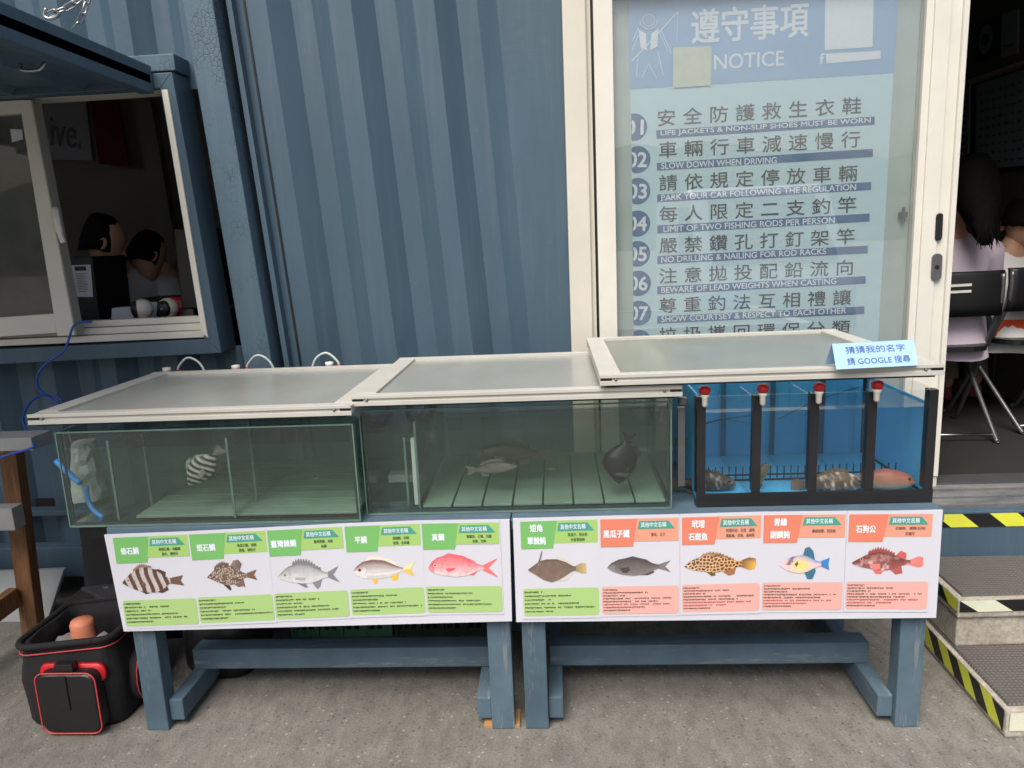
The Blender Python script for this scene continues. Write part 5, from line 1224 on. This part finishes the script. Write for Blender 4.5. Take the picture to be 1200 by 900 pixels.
# ================================================================== INSIDE THE LEFT WINDOW
FZ = .45
DT = aY(170, 377, 3.12).z
b = MB(); b.box(-2.9, -1.42, 3.10, 3.62, DT-.03, DT); dkk = thing('desk', 'dark desk inside the window holding cameras and a monitor', 'desk', (-2.2, 3.4, FZ))
b.build('desk_top', M['black'], dkk, bevel=.003)
for xx in (-2.85, -1.5):
    b = MB(); b.box(xx, xx+.04, 3.15, 3.58, FZ, DT-.031); b.build('leg', M['black'], dkk)
def camera_ball(px, py, label, face):
    c = aY(px, py, 3.14); c.z = DT+.055
    t = thing('security_camera', label, 'camera', (c.x, c.y, DT), 'round white cameras on the window sill')
    b = MB(); b.lathe((c.x, c.y, DT), [(.032, 0), (.034, .008), (.020, .016), (.016, .024)], 16); b.build('foot', M['cap_white'], t, True)
    d = Vector(face).normalized()
    b = MB(); b.ball(c, .043, 20, 14); b.build('shell', M['cap_white'], t, True)
    b = MB(); s_ = d.cross(Vector((0, 0, 1))).normalized(); u_ = s_.cross(d)
    b.rings([[c + d*dd + s_*(rr*math.cos(a)) + u_*(rr*1.15*math.sin(a)) for a in [2*math.pi*j/18 for j in range(18)]] for rr, dd in ((.031, .020), (.030, .036), (.018, .0455), (.004, .047))]); f_ = b.build('face', M['black'], t, True)
    b = MB(); b.ball(c+d*.043, .009, 10, 6); b.build('lens', M['tube'], f_, True)
camera_ball(168, 366, 'round white security camera on sill turned to the left', (-.75, -.65, 0))
camera_ball(197.5, 364, 'round white security camera on sill facing out of window', (-.1, -1, -.05))
def slab_px(name, px, Y, d, m_, label=None, cat=None, par=None, bevel=0):
    b = MB(); b.quad_slab([aY(x, y, Y) for x, y in px], (0, d, 0)); o = b.build(name, M[m_], par, bevel=bevel)
    return tag(o, label, cat) if label else o
slab_px('paper_box', [(130, 377), (157, 375), (156, 360), (131, 361)], 3.16, .09, 'paper', 'small white paper box on the sill left of the round cameras', 'box', bevel=.002)
slab_px('blue_card', [(169, 372), (183, 371), (184, 354), (167, 354)], 3.24, .004, 'notice_bg', 'small pale blue card standing between the two round cameras', 'card')
slab_px('black_case', [(152, 374), (214, 371), (212, 346), (166, 349)], 3.42, .12, 'black', 'black case lying on the desk behind the round cameras', 'case', bevel=.006)
slab_px('small_case', [(211, 371), (227, 370), (226, 360), (212, 360)], 3.18, .05, 'tube', 'small dark grey case on sill right of the cameras', 'case', bevel=.003)
# black machine with a white label
mc = thing('receipt_printer', 'black upright machine with a white label beside the open sash', 'printer', aY(98, 378, 3.2))
b = MB(); b.quad_slab([aY(80, 378, 3.16), aY(117, 376, 3.16), aY(108, 300, 3.16), aY(74, 302, 3.16)], (0, .26, 0)); b.build('housing', M['black'], mc, bevel=.008)
slab_px('label_sheet', [(86, 348), (109, 348), (106, 310), (83, 311)], 3.157, .001, 'paper', par=mc)
slab_px('label_heading', [(88, 317.5), (101, 317), (100.5, 312), (87, 312.5)], 3.1555, .0008, 'black', par=mc)
b = MB()
for i in range(12):
    p0 = aY(88+.35*i, 321+1.9*i, 3.1555); p1 = aY(101+.35*i-(i*5 % 7)*.6, 320.7+1.9*i, 3.1555); b.quad_slab([p0, p1, p1+Vector((0, 0, .0018)), p0+Vector((0, 0, .0018))], (0, .0008, 0))
b.build('label_text', M['print_ink'], mc)
slab_px('scroll_paper', [(112, 330), (139, 326), (137, 299), (106, 299)], 3.46, .003, 'paper', 'white sheet of paper standing behind the black machine', 'paper')
mo = thing('monitor', 'black computer monitor seen edge on at the window right side', 'monitor', aY(220, 372, 3.22))
b = MB(); b.hexa([aY(213, 362, 3.16), aY(203, 268, 3.16), aY(222, 268, 3.16), aY(232, 362, 3.16)], [aY(213, 362, 3.16)+Vector((.16, .42, 0)), aY(203, 268, 3.16)+Vector((.16, .42, 0)), aY(222, 268, 3.16)+Vector((.16, .42, 0)), aY(232, 362, 3.16)+Vector((.16, .42, 0))]); b.build('casing', M['black'], mo, bevel=.006)
c = aY(222, 366, 3.3); b = MB(); b.box(c.x-.02, c.x+.06, 3.28, 3.4, DT, DT+.012); b.box(c.x+.0, c.x+.03, 3.32, 3.35, DT+.012, DT+.06); b.build('foot', M['black'], mo)
b = MB(); b.ball(aY(205, 362, 3.30), (.10, .05, .055), 14, 8); tag(b.build('red_cloth', M['red'], None, True), 'red cloth heaped on the desk behind the cameras', 'cloth')
b = MB(); b.quad_slab([aY(104, 110, 5.35), aY(136, 110, 5.35), aY(152, 195, 5.35), aY(116, 192, 5.35)], (0, .004, 0)); tag(b.build('hanging_banner', M['dark_red'], None), 'dark red banner on the rear wall seen through the window', 'banner')
wp = thing('wall_lettering', 'black lettering on a pale wall panel seen through the window', 'lettering', aY(80, 180, 5.38))
b = MB(); b.quad_slab([aY(20, 186, 5.40), aY(108, 188, 5.40), aY(98, 100, 5.40), aY(10, 100, 5.40)], (0, .01, 0)); b.build('panel', M['paper'], wp)
put_text('lettering_text', 'ive.', aY(59, 170, 5.394), aY(95, 174.5, 5.394), .195, M['black'], wp, bold=.012)

# ------------------------------------------------------------------ people
def skin_body(name, verts, edges, material, parent, sub=2):
    bm = bmesh.new(); lay = bm.verts.layers.skin.verify(); vs = {}
    for i, (k_, (p, r)) in enumerate(verts.items()):
        v = bm.verts.new(p); v[lay].radius = r if isinstance(r, tuple) else (r, r); v[lay].use_root = (i == 0); vs[k_] = v
    for a, c_ in edges: bm.edges.new((vs[a], vs[c_]))
    me = bpy.data.meshes.new(name); bm.to_mesh(me); bm.free()
    o = bpy.data.objects.new(name, me); COL.objects.link(o)
    sk = o.modifiers.new('skin', 'SKIN'); sk.use_smooth_shade = True; sb = o.modifiers.new('sub', 'SUBSURF'); sb.levels = sub; sb.render_levels = sub
    dg = bpy.context.evaluated_depsgraph_get(); dg.update(); m2 = bpy.data.meshes.new_from_object(o.evaluated_get(dg))
    bpy.data.objects.remove(o); 
    for p in m2.polygons: p.use_smooth = True
    return link_mesh(name, m2, material, parent)
def head_blob(b, c, fwd, s=1.0):
    """skull, jaw, nose and ears as one closed shape added to b; fwd is where the face looks"""
    f = Vector(fwd).normalized(); sd_ = f.cross(Vector((0, 0, 1))).normalized(); up = sd_.cross(f)
    L = lambda x, y, z: Vector(c)+sd_*x*s+f*y*s+up*z*s
    rows = []
    for zz, hw, yf, yb in ((-.115, .02, .070, .035), (-.105, .042, .082, .0), (-.07, .058, .088, -.045), (-.03, .066, .088, -.075), (.01, .072, .088, -.092), (.045, .074, .086, -.098), (.08, .068, .072, -.09), (.105, .050, .045, -.065), (.118, .02, .015, -.03)):
        cy_ = (yf+yb)/2; ry = (yf-yb)/2
        rows.append([L(hw*math.cos(a), cy_+ry*math.sin(a), zz) for a in [2*math.pi*j/20 for j in range(20)]])
    b.rings(rows)
    b.rings([[L(.016*k_*math.cos(a), .084+.004*0+y_, -.02+z_+.02*k_*math.sin(a)) for a in [2*math.pi*j/8 for j in range(8)]] for k_, y_, z_ in ((1, 0, 0), (.7, .014, -.008), (.25, .022, -.012))])
    for q_ in (-1, 1):
        b.rings([[L(q_*(.070+d_), -.012+.020*k_*math.cos(a)-.006*d_, -.012+.032*k_*math.sin(a)) for a in [2*math.pi*j/12 for j in range(12)]] for d_, k_ in ((0, .7), (.014, 1), (.019, .8), (.016, .4))])
    return L
def hair_cap(b, L, top=.128, low=-.02, back=-.112, front=.07, hw=.086, fr=.3):
    rows = []
    for t in np.linspace(0, 1, 9):
        z = low+(top-low)*math.sin(t*math.pi/2); k_ = math.cos(t*math.pi/2)**.55 if t < 1 else .04
        cy_ = (front+back)/2 - .014*(1-t); ry = (front-back)/2
        rows.append([L(hw*k_*math.cos(a)*(1+.02*math.sin(7*a+t*5)), cy_+ry*k_*math.sin(a)*(1+.02*math.sin(9*a+2*t))*(1-.34*(1-t)**2*max(0, -math.sin(a))), z + (.05*(math.sin(a)-fr)*(1-t) if math.sin(a) > fr and t < .4 else 0) + (.034*(math.sin(a)+.15)*(1-t)**2 if math.sin(a) < -.15 else 0)+.004*math.sin(11*a)) for a in [2*math.pi*j/36 for j in range(36)]])
    b.rings(rows)

def seated_person(label, hip, yaw, lean, shirt, trousers, head_fwd, head_c, sc=1.0, hair='short', arms='forward', shirt_len=1.0):
    """hip centre in the world; built facing +y then turned by yaw; head_c is the skull centre in the world"""
    p = thing('person', label, 'person', (hip[0], hip[1], FZ))
    Rz = Matrix.Rotation(R_(yaw), 4, 'Z'); o = Vector(hip)
    W = lambda x, y, z: o + (Rz @ Vector((x*sc, y*sc, z*sc)))
    ln = math.tan(R_(lean)); hc = Vector(head_c)
    sh = W(0, .40*ln, .46); neck = sh.lerp(hc, .45)
    V_ = {'pelvis': (W(0, 0, .06), .09*sc), 'belly': (W(0, .12*ln, .18), .085*sc), 'chest': (W(0, .28*ln, .34), .09*sc), 'collar': (sh, .055*sc), 'neck': (neck, .048*sc), 'skull': (sh.lerp(hc, .85), .055*sc)}
    E_ = [('pelvis', 'belly'), ('belly', 'chest'), ('chest', 'collar'), ('collar', 'neck'), ('neck', 'skull')]
    for s_, n in ((-1, 'l'), (1, 'r')):
        V_[n+'sh'] = (W(s_*.165, .38*ln, .41), .046*sc); V_[n+'el'] = (W(s_*.22, .34*ln+.10, .17), .042*sc); V_[n+'wr'] = (W(s_*.15, .34*ln+.32, .20), .030*sc); V_[n+'ha'] = (W(s_*.13, .34*ln+.40, .20), .030*sc)
        V_[n+'hip'] = (W(s_*.09, .04, .03), .075*sc); V_[n+'kn'] = (W(s_*.11, .42, .03), .062*sc); V_[n+'an'] = (W(s_*.10, .36, -.36), .042*sc); V_[n+'to'] = (W(s_*.11, .50, -.40), .036*sc)
        E_ += [('collar', n+'sh'), (n+'sh', n+'el'), (n+'el', n+'wr'), (n+'wr', n+'ha'), ('pelvis', n+'hip'), (n+'hip', n+'kn'), (n+'kn', n+'an'), (n+'an', n+'to')]
        for fi in range(4):
            fn = n+'f%d' % fi; off = (fi-1.5)*.017; V_[fn] = (W(s_*.13+off, .34*ln+.455+.006*(fi in (1, 2)), .19), .0095*sc); V_[fn+'t'] = (W(s_*.13+off, .34*ln+.49+.006*(fi in (1, 2)), .172), .008*sc)
            E_ += [(n+'ha', fn), (fn, fn+'t')]
        V_[n+'th'] = (W(s_*.13-s_*.035, .34*ln+.42, .185), .010*sc); E_.append((n+'ha', n+'th'))
    body = skin_body('body', V_, E_, M['skin'], p)
    # the head belongs to the same mesh
    b = MB(); b.bm.from_mesh(body.data); off = wloc(body)
    bmesh.ops.translate(b.bm, verts=b.bm.verts[:], vec=off)
    L = head_blob(b, hc, head_fwd, sc if sc > .9 else .95)
    bpy.data.objects.remove(body); b.build('body', M['skin'], p, True)
    b = MB(); n = 24
    rows = []
    for z, hw, d0, cyy in ((-.09, .178, .145, -.01), (-.02, .174, .135, 0), (.08, .168, .125, .07*ln), (.18, .160, .118, .14*ln), (.30, .178, .125, .25*ln), (.39, .188, .115, .34*ln), (.435, .165, .095, .385*ln), (.465, .11, .08, .41*ln), (.49, .066, .065, .43*ln)):
        rows.append([W(hw*math.copysign(abs(math.cos(a))**.8, math.cos(a))*(1+.018*math.sin(5*a+z*40)), cyy+d0*math.copysign(abs(math.sin(a))**.9, math.sin(a))*(1+.02*math.sin(6*a+z*31)), z+.006*math.sin(3*a+2)) for a in [2*math.pi*j/n for j in range(n)]])
    b.rings(rows, True, False)
    for s_ in (-1, 1):
        b.tube([W(s_*.13, .36*ln, .41), W(s_*.185, .37*ln+.01, .385), W(s_*.212, .355*ln+.05, .29), W(s_*.225, .345*ln+.09, .205)], [.075*sc, .078*sc, .068*sc, .066*sc], 16)
    b.build('shirt', M[shirt], p, True)
    b = MB()
    for s_ in (-1, 1): b.tube(smooth_path([W(s_*.07, -.04, .05), W(s_*.095, .15, .055), W(s_*.112, .40, .045), W(s_*.118, .435, -.0), W(s_*.11, .40, -.12), W(s_*.105, .37, -.32)], 3), [.115*sc]+[.105*sc]*5+[.082*sc]*4+[.078*sc]*3+[.07*sc]*3, 14)
    b.ball(W(0, .03, .035), (.155*sc, .11*sc, .09*sc), 16, 10); b.build('trousers', M[trousers], p, True)
    b = MB()
    for s_ in (-1, 1): b.rings([[W(s_*.108+hw*math.cos(a), yy+ry*math.sin(a), zz) for a in [2*math.pi*j/14 for j in range(14)]] for zz, hw, yy, ry in ((-.455, .04, .44, .115), (-.44, .045, .44, .125), (-.41, .043, .43, .11), (-.375, .036, .385, .055))])
    b.build('shoes', M['maroon'], p, True)
    b = MB(); hair_cap(b, L, low=-.02 if hair != 'cap' else -.045, hw=.086 if hair != 'cap' else .090, fr=.3 if hair != 'cap' else .6)
    if hair == 'long':
        hb = Vector(head_fwd).normalized()
        back = lambda x, d_, z: L(x, d_, z)
        b.rings([[back(hw*math.cos(a)*(1+.03*math.sin(5*a+z*30)), cy_+min(.075, hw*.9)*math.sin(a), z) for a in [2*math.pi*j/20 for j in range(20)]] for z, hw, cy_ in ((.134, .03, -.012), (.120, .062, -.03), (.07, .090, -.042), (.0, .100, -.05), (-.06, .098, -.056), (-.11, .088, -.066), (-.16, .070, -.078), (-.21, .056, -.09), (-.26, .040, -.10), (-.30, .016, -.108))])
        rg = random.Random(11)
        for q_ in range(70):        # loose wavy ends
            x0 = rg.uniform(-.05, .05); dx = rg.uniform(-.035, .035); y0 = -.088-.02*rg.random(); ln_ = rg.uniform(.06, .2); ph = rg.uniform(0, 6)
            P = [back(x0*.9, y0+.02, -.09)] + [back(x0*(1-.5*f_)+dx*f_+.012*math.sin(ph+f_*7), y0-.03*f_+.012*math.cos(ph+f_*6), -.13-ln_*f_) for f_ in (0, .25, .5, .75, 1)]
            b.tube(smooth_path(P, 4), [.0075-.0066*q2/20 for q2 in range(21)], 5)
    b.build('hair', M['hair'], p, True)
    return p, W

# right doorway: two seated on folding chairs, backs to us
def folding_chair(label, c, yaw):
    t = thing('folding_chair', label, 'chair', (c[0], c[1], FZ), 'black folding chairs inside the doorway')
    Rz = Matrix.Rotation(R_(yaw), 4, 'Z'); o = Vector((c[0], c[1], FZ)); W = lambda x, y, z: o + (Rz @ Vector((x, y, z)))
    for s_ in (-1, 1):
        b = MB(); x = s_*.215
        b.tube(smooth_path([W(x, -.18, .80), W(x, -.16, .62), W(x, .02, .30), W(x, .18, .03), W(x, .22, .010)], 5), .0115, 9); b.build('leg', M['tube'], t, True)
        b = MB(); b.tube(smooth_path([W(s_*.19, .16, .43), W(s_*.19, -.02, .26), W(s_*.19, -.27, .03), W(s_*.19, -.30, .011)], 5), .0115, 9); b.build('leg', M['tube'], t, True)
    b = MB(); b.tube([W(-.19, -.265, .035), W(.19, -.265, .035)], .007, 8); b.build('stretcher', M['steel_bare'], t, True)
    b = MB()
    rows = []
    for z, y in ((.60, -.17), (.66, -.182), (.74, -.186), (.80, -.18), (.815, -.175)):
        rows.append([W(x, y-.03*(1-(x/.22)**2), z) for x in np.linspace(-.225, .225, 13)]+[W(x, y-.03*(1-(x/.22)**2)+.016, z) for x in np.linspace(.225, -.225, 13)])
    b.rings(rows); bk = b.build('backrest', M['black'], t, True)
    b = MB()
    for z in (.715, .745):
        x0_, x1_ = -.075, .06
        q_ = [W(x0_, -.2195, z), W(x1_, -.2195, z+.003), W(x1_, -.2195, z+.015), W(x0_, -.2195, z+.012)]; b.quad_slab(q_, (Rz @ Vector((0, .012, 0)))*1)
    b.build('back_slot', M['cap_white'], bk)
    b = MB(); b.rings([[W(.20*math.copysign(abs(math.cos(a))**.5, math.cos(a)), .0+.20*math.copysign(abs(math.sin(a))**.5, math.sin(a)), z) for a in [2*math.pi*j/24 for j in range(24)]] for z in (.43, .455)]); b.build('seat', M['black'], t)
    return t
wc = (1.925, 3.86)
folding_chair('black folding chair behind the door edge, lilac shirt sitting on it', wc, -4)
hd = aY(1136, 217, 3.86)
seated_person('person with long black hair and lilac shirt sitting back to camera', (wc[0]+.06, wc[1]+.02, FZ+.475), -4, 9, 'lilac', 'navy', (.05, 1, -.25), hd, 1.08, 'long')
cc2 = (2.42, 4.02)
folding_chair('folding chair at the right picture edge under the white shirted child', cc2, 12)
hd = aY(1196, 262, 4.05)
cp, W = seated_person('child in white shirt and orange waist sitting at the doorway right edge', (cc2[0]-.02, cc2[1], FZ+.455), 12, 12, 'white_shirt', 'khaki', (.55, .8, -.35), hd, .90, 'short')
b = MB(); b.rings([[W(.19*math.cos(a), .02+.14*math.sin(a), z) for a in [2*math.pi*j/20 for j in range(20)]] for z in (.0, .10)], True, False); b.build('waist_wrap', M['orange'], cp, True)
b = MB(); b.rings([[W(.085*math.cos(a)+.0, .10+.085*math.sin(a), z) for a in [2*math.pi*j/20 for j in range(20)]] for z in (.455, .485, .51)], True, False); b.build('collar', M['navy'], cp, True)
# table the two sit at, mostly hidden behind them
tb = thing('folding_table', 'dark table with red cover behind the two seated people', 'table', (2.2, 4.7, FZ))
b = MB(); b.box(1.6, 2.66, 4.45, 5.0, FZ+.70, FZ+.73); b.build('tabletop', M['red'], tb)
for xx, yy in ((1.64, 4.5), (2.6, 4.5), (1.64, 4.95), (2.6, 4.95)):
    b = MB(); b.tube([(xx, yy, FZ), (xx, yy, FZ+.70)], .014, 8); b.build('leg', M['tube'], tb, True)
# end wall charts and plaques
EX = 2.672
def wall_px(name, px, m_, d=.012, x=EX):
    pts = [aX(a, c_, x) for a, c_ in px]; b = MB(); b.quad_slab(pts, (d, 0, 0)); return b
ch_ = thing('wall_chart', 'big framed fish chart on the dark wall inside the doorway', 'chart', aX(1170, 150, EX))
wall_px('f', [(1138, 205), (1225, 197), (1225, 66), (1140, 96)], 'black').build('frame', M['black'], ch_)
b = MB(); pts = [aX(a, c_, EX-.003) for a, c_ in [(1143, 199), (1222, 192), (1222, 74), (1144, 100)]]; b.poly(pts); b.build('sheet', M['chart'], ch_)
b = MB(); rg = random.Random(9)
q0, q1, q2, q3 = [aX(a, c_, EX-.005) for a, c_ in [(1143, 199), (1222, 192), (1222, 74), (1144, 100)]]
for i in range(9):
    for j in range(9):
        u_, v_ = .05+.1*j+.02*rg.random(), .06+.1*i; w_, h_ = .04+.04*rg.random(), .02+.03*rg.random()
        pt = lambda a, c_: (q0.lerp(q1, a)).lerp(q3.lerp(q2, a), c_)
        b.poly([pt(u_, v_+h_/2), pt(u_+w_*.4, v_), pt(u_+w_*.8, v_+h_*.4), pt(u_+w_, v_), pt(u_+w_, v_+h_), pt(u_+w_*.8, v_+h_*.6), pt(u_+w_*.4, v_+h_)])
b.build('chart_print', M['chart_ink'], ch_)
c2_ = thing('wall_chart', 'narrow chart mostly hidden by the door edge inside', 'chart', aX(1128, 150, EX))
wall_px('f', [(1112, 208), (1134, 205.5), (1136, 98), (1112, 106)], 'chart').build('sheet', M['chart'], c2_)
b = MB()
for i in range(11): b.poly([aX(1118, 195-8*i, EX-.002), aX(1132, 194-8.1*i, EX-.002), aX(1132, 190-8.1*i, EX-.002), aX(1118, 191-8*i, EX-.002)])
b.build('chart_print', M['chart_ink'], c2_)
pl1 = thing('plaque', 'round white emblem on a black plaque above the wall charts', 'plaque', aX(1155, 46, EX))
wall_px('f', [(1143, 74), (1171, 64), (1172, 18), (1144, 28)], 'black').build('board', M['black'], pl1)
c = aX(1155, 46, EX-.004); ey = aX(1163.5, 43.5, EX-.004)-c; ez = Vector((0, 0, (aX(1155, 29, EX-.004)-c).z))
b = MB(); b.poly([c+ey*math.cos(a)+ez*math.sin(a) for a in [2*math.pi*j/24 for j in range(24)]]); e_ = b.build('emblem', M['chart'], pl1)
b = MB(); cx_ = c+Vector((-.002, 0, 0)); b.poly([cx_+ey*x+ez*y for x, y in [(-.6, -.1), (-.4, .3), (-.1, .42), (.2, .36), (.5, .2), (.62, -.05), (.3, -.2), (.1, -.5), (-.1, -.3), (-.4, -.35)]]); b.build('emblem_mark', M['black'], e_)
pl2 = thing('plaque', 'pale rounded plaque right of the round emblem near picture corner', 'plaque', aX(1183, 38, EX))
wall_px('f', [(1173, 67), (1192, 62), (1193, 10), (1174, 17)], 'chart').build('board', M['chart'], pl2)
b = MB(); b.poly([aX(1176, 56, EX-.002), aX(1189, 52, EX-.002), aX(1189, 50, EX-.002), aX(1176, 54, EX-.002)]); b.build('plaque_line', M['chart_ink'], pl2)
b = MB(); pts = [aX(1120, 106, EX), aX(1225, 70, EX), aX(1225, 62, EX), aX(1120, 98, EX)]; b.quad_slab(pts, (.006, 0, 0)); b.build('wall_rail', M['inner_wall'], con)

# left window: two people bent over the desk
hd = aY(122, 284, 3.50)
seated_person('person with short dark hair bent over the desk behind the window', (hd.x-.12, 3.85, FZ+.50), -150, 22, 'grey_shirt', 'navy', (.84, .62, -.40), hd, 1.0, 'cap')
hd = aY(173, 300, 3.72)
seated_person('second dark haired person leaning low on folded arms behind the monitor', (hd.x+.1, 4.12, FZ+.42), -190, 24, 'grey_shirt', 'navy', (.35, .62, -.5), hd, .95, 'cap')
for (xx, yy, lb_) in ((-2.28, 3.86, 'black stool under the person bent over the desk'), (-1.98, 4.13, 'black stool under the person leaning behind the monitor')):
    t = thing('stool', lb_, 'stool', (xx, yy, FZ), 'stools inside the window')
    b = MB(); b.lathe((xx, yy, FZ+.40), [(.17, 0), (.18, .01), (.18, .03), (.16, .04)], 20); b.build('seat', M['black'], t, True)
    for q_ in range(4):
        a = math.pi/4+q_*math.pi/2; b = MB(); b.tube([(xx+.12*math.cos(a), yy+.12*math.sin(a), FZ+.40), (xx+.17*math.cos(a), yy+.17*math.sin(a), FZ)], .012, 8); b.build('leg', M['tube'], t, True)

# ================================================================== WHAT STANDS BEHIND THE PHOTOGRAPHER (seen mirrored in the glass)
b = MB(); rg = random.Random(21); rows = [[], [], []]
for i in range(121):
    x = -150+2.5*i; hgt = 7+5*vnoise(i*.09, 3)+2.2*vnoise(i*.5, 8)+.8*rg.random()
    rows[0].append((x, -70, 0)); rows[1].append((x, -76, hgt*.62)); rows[2].append((x, -88, hgt))
b.rings(rows, False, False); tag(b.build('hills', M['leaf_far'], None, True), kind='structure')
va = thing('parked_van', 'white van parked facing the container, seen mirrored in the door glass', 'van', (2.6, -4.6, 0))
vx0, vx1 = 1.75, 3.45
def vprof(k_, sh_):     # side outline (y, z), front towards +y
    return [(-6.9, .35), (-3.0, .35), (-2.75, .45), (-2.72, .85), (-2.95, 1.05), (-3.75-sh_, 1.95), (-4.0, 2.05), (-6.7, 2.05), (-6.9, 1.9)]
b = MB(); b.rings([[(x, y, z) for y, z in vprof(0, 0)] for x in (vx0, vx1)]); b.build('body', M['car_white'], va, bevel=.05)
b = MB(); b.quad_slab([(vx0+.12, -3.01, 1.12), (vx1-.12, -3.01, 1.12), (vx1-.2, -3.70, 1.90), (vx0+.2, -3.70, 1.90)], (0, .012, .010)); b.build('windscreen', M['screen'], va)
for xs_ in (vx0-.004, vx1-.006):
    b = MB(); b.quad_slab([(xs_, -4.6, 1.12), (xs_, -3.3, 1.12), (xs_, -3.85, 1.82), (xs_, -4.6, 1.85)], (.01, 0, 0)); b.build('side_window', M['screen'], va)
    for yw in (-3.45, -6.2):
        b = MB(); x = xs_+(.0 if xs_ < 2 else -.19); b.rings([[(x+d_, yw+r_2*math.cos(a), .33+r_2*math.sin(a)) for a in [2*math.pi*j/24 for j in range(24)]] for d_, r_2 in ((0, .28), (.01, .33), (.19, .33), (.2, .28))]); wl_ = b.build('wheel', M['black'], va)
        b = MB(); b.rings([[(x+d_, yw+.2*math.cos(a), .33+.2*math.sin(a)) for a in [2*math.pi*j/20 for j in range(20)]] for d_ in (-.01, .21)]); b.build('rim', M['steel_bare'], wl_)
for xx in (vx0+.1, vx1-.4):
    b = MB(); b.box(xx, xx+.3, -2.745, -2.70, .66, .80); b.build('headlight', M['cap_white'], va, bevel=.015)
b = MB(); b.box(vx0+.02, vx1-.02, -2.78, -2.66, .36, .52); b.build('bumper', M['black'], va, bevel=.02)
